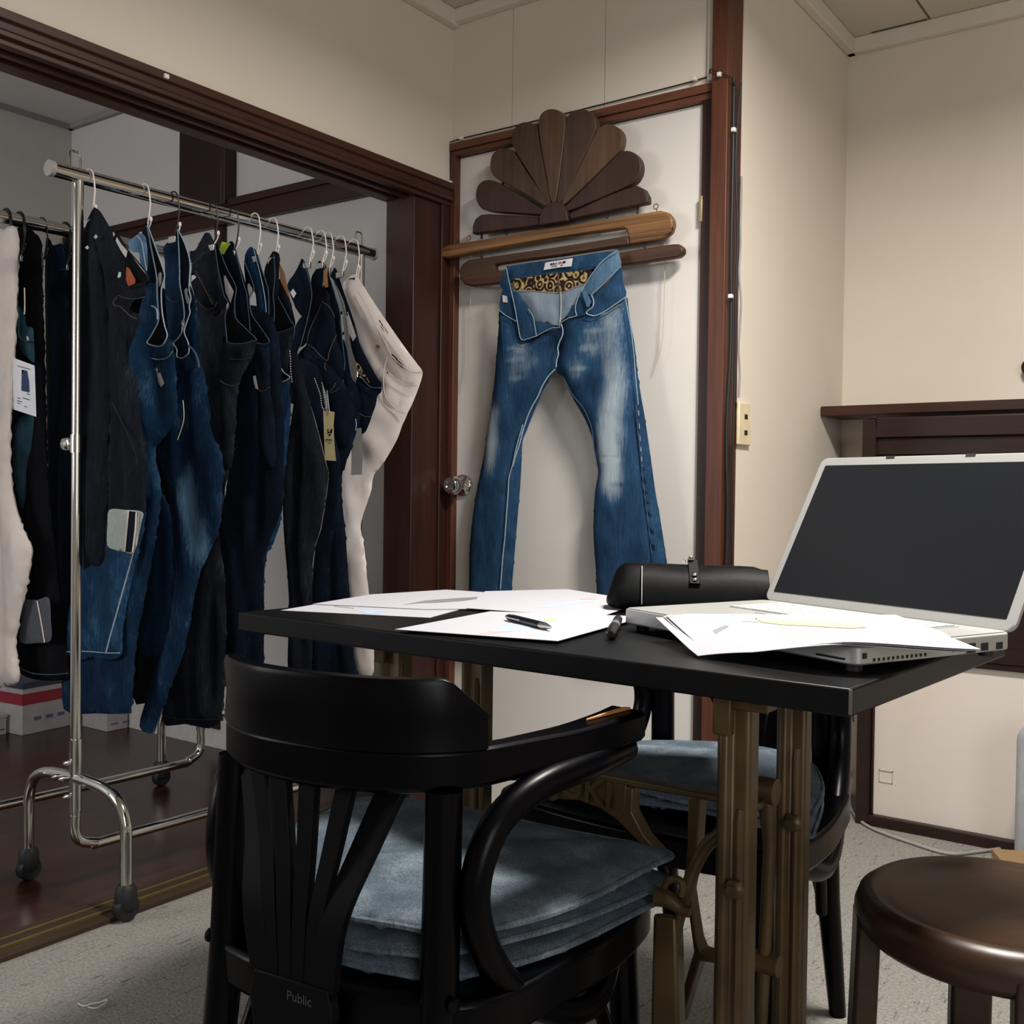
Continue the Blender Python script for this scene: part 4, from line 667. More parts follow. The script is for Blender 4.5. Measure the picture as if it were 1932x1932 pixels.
garment('jeans', 'indigo jeans with back pocket stitching and a cream tag alongside', 'jeans', (-2.0, 2.02, .3), [
 ('P', 'leg', (2.035,[(-2.0856,1.1574),(-1.9976,1.1539),(-1.9908,1.09),(-1.9998,1.0264),(-2.023,0.9911),(-2.0406,0.9669),(-2.0315,0.8839),(-2.0204,0.7984),(-2.0022,0.628),(-1.9804,0.4731),(-1.9736,0.4027),(-2.1373,0.3836),(-2.1375,0.7212),(-2.0977,0.8393),(-2.0788,0.9553)]), 'ink', leg(18, .1)),
 ('P', 'waist_back', (2.02,[(-2.142,1.4974),(-2.1263,1.5192),(-2.1122,1.5433),(-2.0946,1.529),(-2.0912,1.5086),(-2.0971,1.4759),(-2.1028,1.4275),(-2.1381,1.4443)]), 'ink', PAN, [
   ('P', 'size_label', (2.008,[(-2.1235,1.4644),(-2.1043,1.4596),(-2.1104,1.4393),(-2.1255,1.4457)]), 'wtag', SML)]),
 ('P', 'back_panel', (2.008,[(-2.0846,1.4726),(-2.0608,1.4481),(-2.0535,1.4122),(-2.0376,1.38),(-2.0308,1.3291),(-2.0156,1.2952),(-2.0045,1.2639),(-2.0009,1.2244),(-2.0114,1.2119),(-2.0674,1.2369),(-2.1444,1.2928),(-2.1447,1.322),(-2.1339,1.357),(-2.0887,1.4265)]), 'ink', dict(t=.012, back=.005, fold=(.002, 30, .8, 9), rim=.02, h=.009), [
   ('P', 'leather_patch', (1.998,[(-2.0718,1.518),(-2.0575,1.5032),(-2.0512,1.4456),(-2.06,1.4552),(-2.0727,1.4752)]), 'leather', SML),
   ('C', 'rim', (1.99,[(-2.066,1.472),(-2.0715,1.42),(-2.1132,1.353),(-2.1255,1.3184)]), 'edged', dict(r=.0022)),
   ('C', 'pocket_stitching', (1.99,[(-2.0707,1.4243),(-2.0512,1.4137),(-2.0325,1.3988),(-2.02,1.3782)]), 'stitch', dict(r=.0016)),
   ('C', 'pocket_stitching', (1.99,[(-2.1223,1.3137),(-2.0999,1.3022),(-2.0744,1.2817),(-2.0462,1.2645),(-2.0402,1.2838),(-2.0282,1.307),(-2.0126,1.3298)]), 'stitch', dict(r=.0018)),
   ('C', 'pocket_stitching', (1.99,[(-2.0539,1.2606),(-2.0559,1.2476),(-2.0505,1.2385)]), 'stitch', dict(r=.0016))]),
 ('P', 'front_panel', (2.0,[(-2.1714,1.2892),(-2.1361,1.3137),(-2.1265,1.3108),(-2.0564,1.2619),(-2.0065,1.2152),(-1.9727,1.1788),(-1.9632,1.146),(-1.9566,1.1026),(-1.965,1.0596),(-1.9918,1.0275),(-2.0383,1.072),(-2.0552,1.1716),(-2.1031,1.2292),(-2.1548,1.2589)]), 'ink', dict(t=.014, back=.006, fold=(.005, 30, .7, 10), rim=.022), [
   ('C', 'dart_stitching', (1.984,[(-2.0312,1.1801),(-2.0145,1.1924),(-2.0085,1.203)]), 'stitch', dict(r=.0016)),
   ('C', 'dart_stitching', (1.984,[(-2.0296,1.1768),(-2.0082,1.1813),(-1.9961,1.1883)]), 'stitch', dict(r=.0016))]),
 ], G1)
garment('jeans', 'navy jeans with a long pale inner label, third pair from the far end', 'jeans', (-2.0, 2.055, .3), [
 ('P', 'waist_side', (2.055,[(-2.1262,1.5435),(-2.1097,1.5101),(-2.0934,1.4769),(-2.0672,1.4049),(-2.0537,1.3256),(-2.0498,1.2718),(-2.0627,1.3039),(-2.0789,1.3387),(-2.0859,1.3909),(-2.1022,1.4238),(-2.1124,1.4698)]), 'ink', PAN, [
   ('P', 'inner_label', (2.046,[(-2.0576,1.4027),(-2.0489,1.4042),(-2.0379,1.3245),(-2.0462,1.3222),(-2.0546,1.3691)]), 'lining', SML),
   ('C', 'rim', (2.043,[(-2.0916,1.4948),(-2.0714,1.4459),(-2.0536,1.3997),(-2.0432,1.3212),(-2.034,1.2629),(-2.0374,1.2387),(-2.0433,1.2168)]), 'edged', dict(r=.0020))]),
 ('P', 'hip', (2.06,[(-2.0678,1.3049),(-2.0555,1.3264),(-2.0427,1.2987),(-2.0263,1.2309),(-2.0044,1.2031),(-1.9917,1.1671),(-1.9913,1.1428),(-2.0031,1.1077),(-2.0209,1.0637),(-2.04,1.0976),(-2.0541,1.2189)]), 'ink', dict(t=.012, back=.005, fold=(.004, 30, .7, 12), rim=.02)),
 ('P', 'leg', (2.062,[(-2.0719,1.1299),(-1.9999,1.1275),(-2.0068,1.0562),(-2.0401,1.0136),(-2.0595,0.9559),(-2.0565,0.8835),(-2.0432,0.7969),(-2.0248,0.6244),(-2.0067,0.4672),(-1.9998,0.3959),(-2.0619,0.3886)]), 'ink', leg(19)),
 ], G1)
garment('jeans', 'dark navy jeans with gold brocade inside the waist, next to the white trousers', 'jeans', (-2.0, 2.092, .4), [
 ('P', 'waist_back', (2.1,[(-2.1526,1.5204),(-2.1415,1.5329),(-2.1335,1.5412),(-2.1204,1.526),(-2.1039,1.4854),(-2.0534,1.3786),(-2.0356,1.3254),(-2.0071,1.2808),(-1.9667,1.2248),(-1.9514,1.2107),(-1.9558,1.1976),(-1.9907,1.2015),(-2.0218,1.2255),(-2.0473,1.272),(-2.0667,1.3163),(-2.0836,1.397),(-2.0969,1.4437),(-2.1362,1.5048)]), 'ink', PAN, [
   ('P', 'inner_label', (2.088,[(-2.0757,1.4139),(-2.0688,1.4121),(-2.0359,1.3408),(-2.0482,1.3282),(-2.0648,1.3531)]), 'lining', SML),
   ('P', 'brocade_lining', (2.088,[(-2.0325,1.2698),(-2.02,1.2601),(-2.0012,1.2344),(-1.9841,1.2135),(-1.9978,1.2097),(-2.0227,1.2334),(-2.037,1.2566)]), 'brocade', SML),
   ('C', 'rim', (2.084,[(-2.12,1.5004),(-2.0938,1.45),(-2.0767,1.4055),(-2.0672,1.3528),(-2.0649,1.303),(-2.0499,1.2345),(-2.0427,1.2139),(-2.0494,1.1984),(-2.0587,1.1932)]), 'edged', dict(r=.0022))]),
 ('P', 'hip', (2.105,[(-2.0485,1.2319),(-2.0266,1.224),(-1.9954,1.2),(-1.9589,1.1982),(-1.9572,1.187),(-1.9707,1.1765),(-1.9764,1.1522),(-1.9883,1.128),(-2.0017,1.0993),(-2.0183,1.0772),(-2.0464,1.0823),(-2.0564,1.1234),(-2.0542,1.1914)]), 'ink', dict(t=.012, back=.005, fold=(.004, 30, .7, 13), rim=.02), [
   ('C', 'rim', (2.088,[(-2.0323,1.2564),(-2.0102,1.2238),(-1.9793,1.1999),(-1.9446,1.1956)]), 'edged', dict(r=.0022)),
   ('C', 'pocket_stitching', (2.088,[(-2.0213,1.1302),(-1.9996,1.1205),(-1.9782,1.1199)]), 'stitch', dict(r=.0016))]),
 ], G1)
garment('trousers', 'white five-pocket trousers at the far end of the front rack', 'trousers', (-2.0, 2.141, .35), [
 ('P', 'leg', (2.136,[(-2.1029,1.1284),(-2.0428,1.1777),(-1.9594,1.2029),(-1.8781,1.1813),(-1.8868,1.1357),(-1.8983,1.1113),(-1.9075,1.0973),(-1.9284,1.055),(-1.9759,0.9945),(-2.0099,0.962),(-2.0216,0.9145),(-2.0508,0.8481),(-2.0578,0.8112),(-2.0419,0.753),(-2.0334,0.6837),(-2.0225,0.6221),(-2.0023,0.4189),(-2.0675,0.4117),(-2.101,0.6129),(-2.1097,0.6794),(-2.1211,0.7533),(-2.1217,0.8018),(-2.1304,0.8649),(-2.1381,0.973),(-2.1223,1.0325)]), 'twill', dict(t=.012, back=.008, fold=(.004, 34, .9, 14), rim=.025)),
 ('P', 'seat', (2.141,[(-2.1429,1.4988),(-2.1286,1.5159),(-2.0979,1.5254),(-2.0748,1.5064),(-2.0364,1.4587),(-1.9664,1.3764),(-1.8983,1.2999),(-1.8603,1.2603),(-1.8414,1.2364),(-1.8525,1.2019),(-1.8774,1.1536),(-1.9028,1.1172),(-1.9238,1.0911),(-2.0212,1.079),(-2.0614,1.0872),(-2.0367,1.1159),(-2.0077,1.1804),(-1.9885,1.2121),(-2.0184,1.2354),(-2.0774,1.3305),(-2.1039,1.3989),(-2.1356,1.461)]), 'twill', dict(t=.010, back=.008, fold=(.003, 34, .9, 15), rim=.02), [
   ('P', 'inside', (2.122,[(-1.9875,1.3576),(-1.9581,1.3339),(-1.9288,1.3033),(-1.8904,1.2619),(-1.876,1.24),(-1.8996,1.2519),(-1.9382,1.2862),(-1.9676,1.3203)]), 'cream', SML),
   ('P', 'brocade_lining', (2.118,[(-1.9346,1.2926),(-1.9202,1.2828),(-1.8914,1.2563),(-1.8819,1.2452),(-1.9008,1.2533),(-1.9296,1.2781)]), 'brocade', SML),
   ('C', 'waistband_seam', (2.118,[(-2.0596,1.4718),(-2.0241,1.4249),(-1.9888,1.3679),(-1.9591,1.3263),(-1.9345,1.2872),(-1.8914,1.2527),(-1.8585,1.2368),(-1.8239,1.2331)]), 'cream', dict(r=.0018)),
   ('C', 'pocket_stitching', (2.118,[(-1.9489,1.2828),(-1.9604,1.2443),(-1.9597,1.1979),(-1.9472,1.1688),(-1.9182,1.1428),(-1.8849,1.1275)]), 'cream', dict(r=.0018)),
   ('C', 'waistband_seam', (2.118,[(-1.9483,1.2437),(-1.9145,1.2205),(-1.8766,1.2027),(-1.8395,1.1992)]), 'cream', dict(r=.0016)),
   ('P', 'button', (2.116,[(-1.9901,1.314),(-1.9814,1.3187),(-1.973,1.3117),(-1.9812,1.3044)]), 'print', SML),
   ('P', 'rivet', (2.116,[(-1.9483,1.2406),(-1.945,1.2433),(-1.9421,1.2395),(-1.9454,1.2358)]), 'bluefig', SML),
   *[('P', 'red_lettering', yp, 'red_print', dict(t=.0012, back=.001, fold=(0, 1, 0, 0), rim=.003, h=.006, sm=0)) for yp in ((2.116,[(-1.9784,1.3829),(-1.9755,1.3852),(-1.9701,1.3768),(-1.9734,1.375)]), (2.116,[(-1.971,1.3741),(-1.9681,1.376),(-1.9627,1.3673),(-1.966,1.3658)]), (2.116,[(-1.9631,1.3649),(-1.9598,1.3667),(-1.9558,1.3607),(-1.9592,1.3588)]), (2.116,[(-1.9563,1.3579),(-1.9534,1.3598),(-1.949,1.3523),(-1.9523,1.3505)]), (2.116,[(-1.9494,1.3502),(-1.947,1.3522),(-1.9431,1.3462),(-1.946,1.3446)]), (2.116,[(-1.9714,1.3662),(-1.9694,1.3675),(-1.9586,1.3531),(-1.9605,1.3518)]))]])])
# ---- swing tags
def swing_tag(label, yv, yp, mat, str_, extra=(), group=None):
    t = thing('swing_tag', label, 'tag', (-2.0, yv, .9), 0, group)
    c = pillow('card', yp, dn(mat), t, t=.0008, back=.0006, h=.02, fold=(0, 1, 0, 0), rim=.004, sm=0)
    for s_, m in str_: beads('beaded_cord', s_, dn(m), t) if m == 'wstitch' else cord('string', s_, .0012, dn(m), t)
    for nm, q, m in extra: pillow(nm, q, dn(m), c, t=.0006, back=.0004, h=.01, fold=(0, 1, 0, 0), rim=.004, sm=0)
    return t
swing_tag('long cream swing tag with a brown emblem, on a beaded black cord', 1.96, (1.96,[(-2.0286,1.1302),(-1.9859,1.1236),(-1.9894,1.0891),(-1.9861,1.0417),(-1.9793,0.996),(-2.0199,0.9982),(-2.0243,1.0583)]), 'tagpaper',
  [((1.958,[(-2.061,1.2171),(-2.0493,1.1942),(-2.0377,1.1698),(-2.0328,1.1442),(-2.0259,1.1328),(-2.0158,1.1356)]), 'wstitch'), ((1.958,[(-2.0325,1.2045),(-2.0243,1.1835),(-2.0184,1.161),(-2.0148,1.1435),(-2.0158,1.134)]), 'wstitch'), ((1.957,[(-2.0121,1.1812),(-2.0084,1.1605),(-2.0048,1.1367),(-2.0012,1.1224)]), 'edge')],
  [('emblem', (1.9585,[(-2.0111,1.0793),(-2.0056,1.0807),(-2.0077,1.0737),(-2.0021,1.072),(-2.0054,1.0673),(-2.0094,1.0705)]), 'print'), ('emblem', (1.9585,[(-1.9989,1.079),(-1.9926,1.0796),(-1.9932,1.0718),(-1.9976,1.0655),(-1.9998,1.0703)]), 'print'), ('emblem', (1.9585,[(-2.0087,1.065),(-2.002,1.0664),(-1.9964,1.0631),(-2.0019,1.0609)]), 'print'),
   ('print_line', (1.9585,[(-2.0182,1.0546),(-1.9929,1.052),(-1.9929,1.05),(-2.0182,1.0525)]), 'print'), ('print_line', (1.9585,[(-2.0175,1.0504),(-1.9922,1.0484),(-1.9922,1.0471),(-2.0174,1.0492)]), 'print'), ('print_line', (1.9585,[(-2.0073,1.0439),(-1.9966,1.0431),(-1.9966,1.0418),(-2.0073,1.0427)]), 'print')])
swing_tag('plain grey swing tag hanging in front of the white trousers', 2.06, (2.06,[(-2.0128,1.0866),(-1.9859,1.0884),(-1.9831,1.0462),(-1.9792,1.0072),(-1.9824,0.9626),(-2.0229,0.961),(-2.022,1.0141),(-2.0237,1.055)]), 'greytag', [((2.058,[(-2.0056,1.1132),(-2.0032,1.0985),(-2.0052,1.0815)]), 'edge')])
swing_tag('edge-on beige swing tag between the navy jeans and the white trousers', 2.075, (2.075,[(-2.0552,1.0233),(-2.05,1.0315),(-2.0527,1.0067),(-2.0626,0.9754),(-2.0753,0.9724),(-2.0662,0.9886)]), 'tagpaper', [])
# ---- second rack
G2 = 'clothes on the rear rack'
def y2(n): return n
garment('trousers', 'long off-white trousers at the left edge of the rear rack', 'trousers', (-2.5, 1.40, .3), [
 ('P', 'leg', (1.4,[(-2.7642,1.5833),(-2.6069,1.5661),(-2.5297,1.5557),(-2.5264,1.4404),(-2.5351,1.2841),(-2.5489,1.1535),(-2.5578,1.0084),(-2.5422,0.9027),(-2.5073,0.8309),(-2.4731,0.7928),(-2.4538,0.761),(-2.4724,0.695),(-2.496,0.6281),(-2.52,0.5603),(-2.5295,0.5198),(-2.5141,0.4354),(-2.599,0.4108),(-2.757,0.3864)]), 'cream', dict(t=.02, back=.012, fold=(.006, 60, .05, 21), rim=.03))], G2)
garment('denim_skirt', 'black denim garment with a grey selvedge cuff at the foot of the rear rack', 'trousers', (-2.5, 1.45, .3), [
 ('P', 'body', (1.46,[(-2.6457,1.5731),(-2.5405,1.5524),(-2.5202,1.4502),(-2.5134,1.2102),(-2.4872,0.9435),(-2.4374,0.6804),(-2.3891,0.4808),(-2.3935,0.4476),(-2.5072,0.4292),(-2.6067,0.4342),(-2.6455,0.4742),(-2.6546,0.6671),(-2.6095,0.8067),(-2.6618,0.9432),(-2.6637,1.2188)]), 'black', leg(22, .05), [
   ('P', 'turned_cuff', (1.425,[(-2.5357,0.6312),(-2.4725,0.6383),(-2.4205,0.6472),(-2.4107,0.5934),(-2.4103,0.544),(-2.4717,0.5318),(-2.5523,0.5268),(-2.5453,0.5824)]), 'dkselv', FLT),
   ('C', 'selvedge_line', (1.42,[(-2.4638,0.6367),(-2.4492,0.5972),(-2.4298,0.5375)]), 'wstitch', dict(r=.0022)),
   ('C', 'hem_seam', (1.43,[(-2.5633,0.4593),(-2.504,0.4524),(-2.4204,0.4577),(-2.3444,0.4701)]), 'edged', dict(r=.0016))])], G2)
garment('denim_jacket', 'teal denim garment half hidden behind the off-white trousers on the rear rack', 'garment', (-2.5, 1.43, .7), [
 ('P', 'body', (1.435,[(-2.5957,1.3882),(-2.5793,1.3779),(-2.5521,1.3494),(-2.5439,1.3227),(-2.5146,1.3145),(-2.5091,1.2811),(-2.5061,1.2279),(-2.5193,1.2316),(-2.5433,1.2447),(-2.5704,1.2638),(-2.5825,1.2967),(-2.5789,1.3197),(-2.5873,1.3554)]), 'teal', PAN, [
   ('C', 'edge', (1.424,[(-2.5731,1.3815),(-2.5593,1.3455),(-2.5618,1.3082),(-2.5536,1.2917),(-2.5294,1.2813),(-2.4915,1.2813)]), 'teal', dict(r=.004)),
   ('P', 'paper_corner', (1.428,[(-2.5446,1.2837),(-2.5287,1.2961),(-2.5111,1.2813),(-2.5285,1.2797)]), 'lining', SML)]),
 ('P', 'lower_body', (1.45,[(-2.6317,1.0796),(-2.5392,1.1038),(-2.5436,1.037),(-2.5626,0.9432),(-2.582,0.862),(-2.6126,0.9023),(-2.6388,0.9978)]), 'teal', leg(23))], G2)
garment('jeans', 'black jeans on the rear rack beside the hanging specification card', 'jeans', (-2.5, 1.50, .3), [
 ('P', 'leg', (1.5,[(-2.706,1.5729),(-2.6443,1.5799),(-2.603,1.5685),(-2.5891,1.5311),(-2.5857,1.4477),(-2.5764,1.2986),(-2.5639,1.0808),(-2.5511,0.8231),(-2.5382,0.5565),(-2.6141,0.5349),(-2.6225,0.9115),(-2.6189,1.1519),(-2.6258,1.3322),(-2.6655,1.438),(-2.6998,1.5023)]), 'black', leg(24), [
   ('C', 'belt_loop', (1.475,[(-2.5728,1.5316),(-2.554,1.5219),(-2.5431,1.4973),(-2.5429,1.4681)]), 'edged', dict(r=.004)),
   ('C', 'stitching', (1.475,[(-2.6048,1.4573),(-2.5777,1.4602),(-2.5455,1.4582)]), 'edged', dict(r=.0016))])], G2)
garment('jeans', 'dark navy jeans on the rear rack close to the front rack post', 'jeans', (-2.5, 1.56, .3), [
 ('P', 'leg', (1.56,[(-2.6705,1.5835),(-2.637,1.5609),(-2.5853,1.5558),(-2.574,1.4867),(-2.5649,1.3654),(-2.537,1.2132),(-2.5133,0.9131),(-2.5043,0.4935),(-2.6336,0.4653),(-2.6536,0.881),(-2.6678,1.2513),(-2.6751,1.4673)]), 'ink', leg(25), [
   ('P', 'pocket', (1.535,[(-2.5947,1.5446),(-2.5491,1.5433),(-2.5381,1.4901),(-2.5727,1.4851),(-2.5891,1.5139)]), 'blue', FLT),
   ('C', 'stitching', (1.53,[(-2.5643,1.4803),(-2.543,1.4808),(-2.5261,1.4775)]), 'edged', dict(r=.002))])], G2)
garment('jeans', 'black jeans on the rear rack directly behind the front rack post', 'jeans', (-2.5, 1.63, .3), [
 ('P', 'leg', (1.63,[(-2.703,1.5868),(-2.5892,1.5865),(-2.4682,1.5431),(-2.407,1.2213),(-2.3801,0.8102),(-2.3877,0.425),(-2.616,0.3917),(-2.6449,0.8019),(-2.6871,1.2372)]), 'black', leg(26))], G2)
garment('trousers', 'blackish trousers deep on the rear rack, visible between the front jeans', 'trousers', (-2.5, 1.75, .3), [
 ('P', 'leg', (1.78,[(-2.6507,1.4602),(-2.4144,1.4371),(-2.3894,1.2354),(-2.4076,0.8061),(-2.4733,0.3801),(-2.6198,0.363),(-2.6635,0.9494)]), 'black', leg(27))], G2)
ct = thing('specification_card', 'white card printed with a small blue skirt, hanging on the rear rack', 'tag', (-2.4, 1.40, .9))
cc = pillow('card', (1.39,[(-2.5266,1.2371),(-2.4274,1.2113),(-2.4229,1.1514),(-2.4188,1.0874),(-2.5215,1.1091),(-2.5251,1.1675)]), dn('wtag'), ct, t=.0008, back=.0006, h=.02, fold=(0, 1, 0, 0), rim=.004, sm=0)
pillow('skirt_picture', (1.388,[(-2.4816,1.2045),(-2.4598,1.201),(-2.4503,1.1748),(-2.448,1.1473),(-2.4672,1.1505),(-2.4833,1.1534),(-2.4825,1.1793)]), dn('bluefig'), cc, t=.0006, back=.0004, h=.01, fold=(0, 1, 0, 0), rim=.004, sm=0)
for q in ((1.388,[(-2.5017,1.2156),(-2.4443,1.2038),(-2.4443,1.2024),(-2.5017,1.2141)]), (1.388,[(-2.5011,1.1379),(-2.4879,1.1351),(-2.4879,1.1334),(-2.5011,1.1362)]), (1.388,[(-2.5021,1.1309),(-2.4826,1.1267),(-2.4826,1.125),(-2.5021,1.1292)]), (1.388,[(-2.4775,1.1369),(-2.4463,1.13),(-2.4463,1.1283),(-2.4775,1.1352)]), (1.388,[(-2.501,1.1252),(-2.4894,1.1227),(-2.4894,1.121),(-2.501,1.1235)]), (1.388,[(-2.4695,1.1155),(-2.4591,1.1134),(-2.4591,1.1117),(-2.4695,1.1138)]), (1.388,[(-2.4594,1.1459),(-2.4449,1.143),(-2.4449,1.1413),(-2.4593,1.1442)])):
    pillow('print_line', q, dn('grey_print'), cc, t=.0005, back=.0003, h=.01, fold=(0, 1, 0, 0), rim=.004, sm=0)
cord('string', (1.389,[(-2.4719,1.4029),(-2.4705,1.3608),(-2.4719,1.3385)]), .0014, dn('wstitch'), ct)
# ---- hangers
def hanger(label, y, xb, zb, hook_m, tip_m, bottom, r=.0019, group='hangers on the front rack', big=1.0):
    """wire hook over the rail, a clip at its foot and a short ball-tipped arm"""
    t = thing('clip_hanger', label, 'hanger', (xb, y, bottom), 0, group); R = .0188*big
    pts = [(xb-R*math.cos(a), y, zb+R*math.sin(a)) for a in np.linspace(-.35, PI*.92, 14)]
    pts += [(xb+R+.004, y+.002, zb-.03), (xb+.012, y+.003, bottom+.02), (xb+.008, y, bottom)]
    MB().tube(pts, r, 8, sm=2).build('hook', hook_m, t)
    MB().tube([(xb+.006, y, bottom), (xb+.018, y+.004, bottom+.016), (xb+.021, y+.005, bottom+.026)], .0015, 7, sm=3).lathe([(.001, -.005), (.0032, -.003), (.0038, .001), (.0032, .005), (.001, .007)], (xb+.021, y+.005, bottom+.03), 'z', 10).build('ball_tip', tip_m, t)
    MB().box((xb-.012, y-.004, bottom-.012), (xb+.014, y+.004, bottom+.004)).build('clip', M_steel, t, bev=.001)
    return t
M_bk = plain('black_wire', '#0a0a0c', .4)
HK = [(1.349, 'w', 1.508, 'white wire hanger carrying the charcoal jeans by the rack post'), (1.486, 'w', 1.51, 'white wire hanger carrying the second jeans, pale frayed waist'), (1.563, 'b', 1.514, 'black hanger with a white ball tip, over the third jeans'),
      (1.671, 'b', 1.515, 'plain black hanger over the jeans with the stitched back pocket'), (1.733, 'b', 1.512, 'black hanger with a white ball tip beside the lime tape'), (1.80, 'w', 1.51, 'white wire hanger just past the lime tape, over mid blue jeans'),
      (1.857, 'w', 1.517, 'white wire hanger over the near-black jeans with the tan patch'), (1.974, 'w', 1.525, 'white wire hanger over the jeans with a square white label'), (2.02, 'w', 1.532, 'white wire hanger over the jeans showing both back pockets'),
      (2.045, 'w', 1.522, 'white wire hanger crowded against its neighbour, third from the far end'), (2.092, 'w', 1.52, 'white wire hanger next to the white trousers, one before the end'), (2.141, 'w', 1.512, 'white wire hanger carrying the white trousers at the far end')]
for y, k, bz, lb in HK: hanger(lb, y, -2.145+.048*(y-1.26), 1.605, M_white if k == 'w' else M_bk, M_white, bz)
for y, bz, r, lb in ((1.405, 1.5, .004, 'thick black hanger above the off-white trousers on the rear rack'), (1.44, 1.5, .004, 'thick black hanger just right of the off-white trousers, rear rack'), (1.50, 1.5, .002, 'thin black hanger in the middle of the rear rack rail'), (1.565, 1.5, .0045, 'thick black hanger beside the front rack post, rear rack')):
    hanger(lb, y, -2.59, 1.592, M_bk, M_bk, bz, r, 'hangers on the rear rack', 1.15)
# ================================================================ fan-shaped wooden sign hung on the door
M_fan = [wood('fan_wood_'+n, a, b, (55, 55, 5), .5, .3) for n, a, b in (('umber', '#33251d', '#584436'), ('brown', '#3d2b20', '#69503e'), ('dark', '#291a16', '#463029'))]
M_planka = wood('striped_zelkova', '#2c190f', '#946a40', (2.2, 60, 120), .45, .35, contrast=(.40, .60)); M_plankb = wood('dark_zelkova', '#2b1812', '#5f432f', (2.2, 60, 120), .45, .35)
sg = thing('wooden_fan_sign', 'dark wooden fan of nine petals above slotted planks, hung on the white door', 'sign', (-1.57, 2.37, 1.46))
YS = 2.362
for i, (pl, m) in enumerate((
  ([(-1.8502,1.6504),(-1.8488,1.6725),(-1.8402,1.6922),(-1.8198,1.7009),(-1.7907,1.6986),(-1.7081,1.6827),(-1.6201,1.667),(-1.6197,1.6434)], 2),
  ([(-1.8382,1.7499),(-1.8328,1.7814),(-1.8125,1.7943),(-1.7864,1.7924),(-1.7547,1.7782),(-1.6811,1.7327),(-1.6123,1.6858),(-1.6158,1.6717),(-1.6971,1.6879),(-1.7822,1.7047),(-1.8201,1.7194)], 2),
  ([(-1.7887,1.8294),(-1.7846,1.8585),(-1.7648,1.8732),(-1.7392,1.8723),(-1.7081,1.8563),(-1.6656,1.7952),(-1.5938,1.703),(-1.6054,1.6932),(-1.6646,1.7324),(-1.7549,1.7864),(-1.7809,1.8075)], 0),
  ([(-1.7158,1.8893),(-1.709,1.9173),(-1.687,1.9302),(-1.6595,1.928),(-1.6337,1.9106),(-1.6232,1.8634),(-1.5869,1.705),(-1.5938,1.7017),(-1.6546,1.7889),(-1.7008,1.855)], 0),
  ([(-1.6272,1.9129),(-1.6217,1.9406),(-1.6005,1.9509),(-1.5739,1.9464),(-1.55,1.9307),(-1.5402,1.9071),(-1.5459,1.8406),(-1.5673,1.7021),(-1.5853,1.7048),(-1.6003,1.771),(-1.6205,1.8629)], 1),
  ([(-1.539,1.8981),(-1.528,1.9242),(-1.5034,1.9314),(-1.4753,1.9245),(-1.4523,1.9058),(-1.4444,1.8799),(-1.4525,1.8537),(-1.4909,1.7876),(-1.5452,1.7001),(-1.5641,1.702),(-1.5505,1.7978)], 0),
  ([(-1.4455,1.8588),(-1.4293,1.8728),(-1.4046,1.8744),(-1.38,1.8604),(-1.366,1.8376),(-1.3708,1.807),(-1.3909,1.7874),(-1.4547,1.7429),(-1.5357,1.6899),(-1.5452,1.6983),(-1.4958,1.7755)], 1),
  ([(-1.3822,1.7901),(-1.3619,1.7978),(-1.3354,1.7902),(-1.316,1.7702),(-1.31,1.7463),(-1.3176,1.7226),(-1.3412,1.7069),(-1.4287,1.6876),(-1.5239,1.6686),(-1.5355,1.6833),(-1.4546,1.7386)], 2),
  ([(-1.409,1.6905),(-1.3603,1.6998),(-1.322,1.7038),(-1.3005,1.6909),(-1.2894,1.6705),(-1.2891,1.6539),(-1.4083,1.6497),(-1.5224,1.6445),(-1.5248,1.6631)], 2))):
    sm = smooth(pl, 3, True) if i not in (0, 8) else pl
    MB().prism(sm, 'y', YS-.004, YS+.02).build('petal', M_fan[m], sg, bev=.004)
MB().prism([(-1.6169,1.6409),(-1.6146,1.6662),(-1.6042,1.6846),(-1.5857,1.6965),(-1.5646,1.6986),(-1.5435,1.6902),(-1.5286,1.6692),(-1.5229,1.6411)], 'y', YS-.012, YS+.02).build('hub', M_fan[2], sg, bev=.003)
pa = MB().prism([(-1.977,1.6177),(-1.9629,1.6288),(-1.9414,1.6322),(-1.7525,1.632),(-1.5874,1.6324),(-1.4129,1.6321),(-1.2552,1.6316),(-1.2344,1.6233),(-1.2218,1.6072),(-1.2188,1.5905),(-1.2258,1.5731),(-1.2493,1.5586),(-1.3425,1.5573),(-1.3477,1.5806),(-1.3497,1.5896),(-1.3528,1.5972),(-1.3596,1.6015),(-1.3878,1.6019),(-1.4827,1.6031),(-1.5869,1.6028),(-1.7181,1.6012),(-1.8329,1.5986),(-1.9409,1.5953),(-1.9687,1.5986)], 'y', YS, YS+.024).build('plank', M_planka, sg, bev=.005)
pb = MB().prism([(-1.342,1.5576),(-1.3477,1.581),(-1.452,1.5797),(-1.56,1.5791),(-1.7065,1.5799),(-1.8652,1.5801),(-1.886,1.5723),(-1.8989,1.5527),(-1.8962,1.5312),(-1.8802,1.5122),(-1.8551,1.5039),(-1.7391,1.5019),(-1.5326,1.5037),(-1.3619,1.5067),(-1.2393,1.5081),(-1.2029,1.5091),(-1.1904,1.5185),(-1.192,1.5321),(-1.2034,1.5413),(-1.2216,1.5432),(-1.2956,1.5422),(-1.3721,1.5408),(-1.5332,1.5378),(-1.7339,1.5351),(-1.7595,1.5361),(-1.7728,1.544),(-1.7752,1.5525),(-1.7656,1.5569),(-1.6618,1.5565),(-1.5533,1.5551),(-1.392,1.5572)], 'y', YS, YS+.024).build('plank', M_plankb, sg, bev=.005)
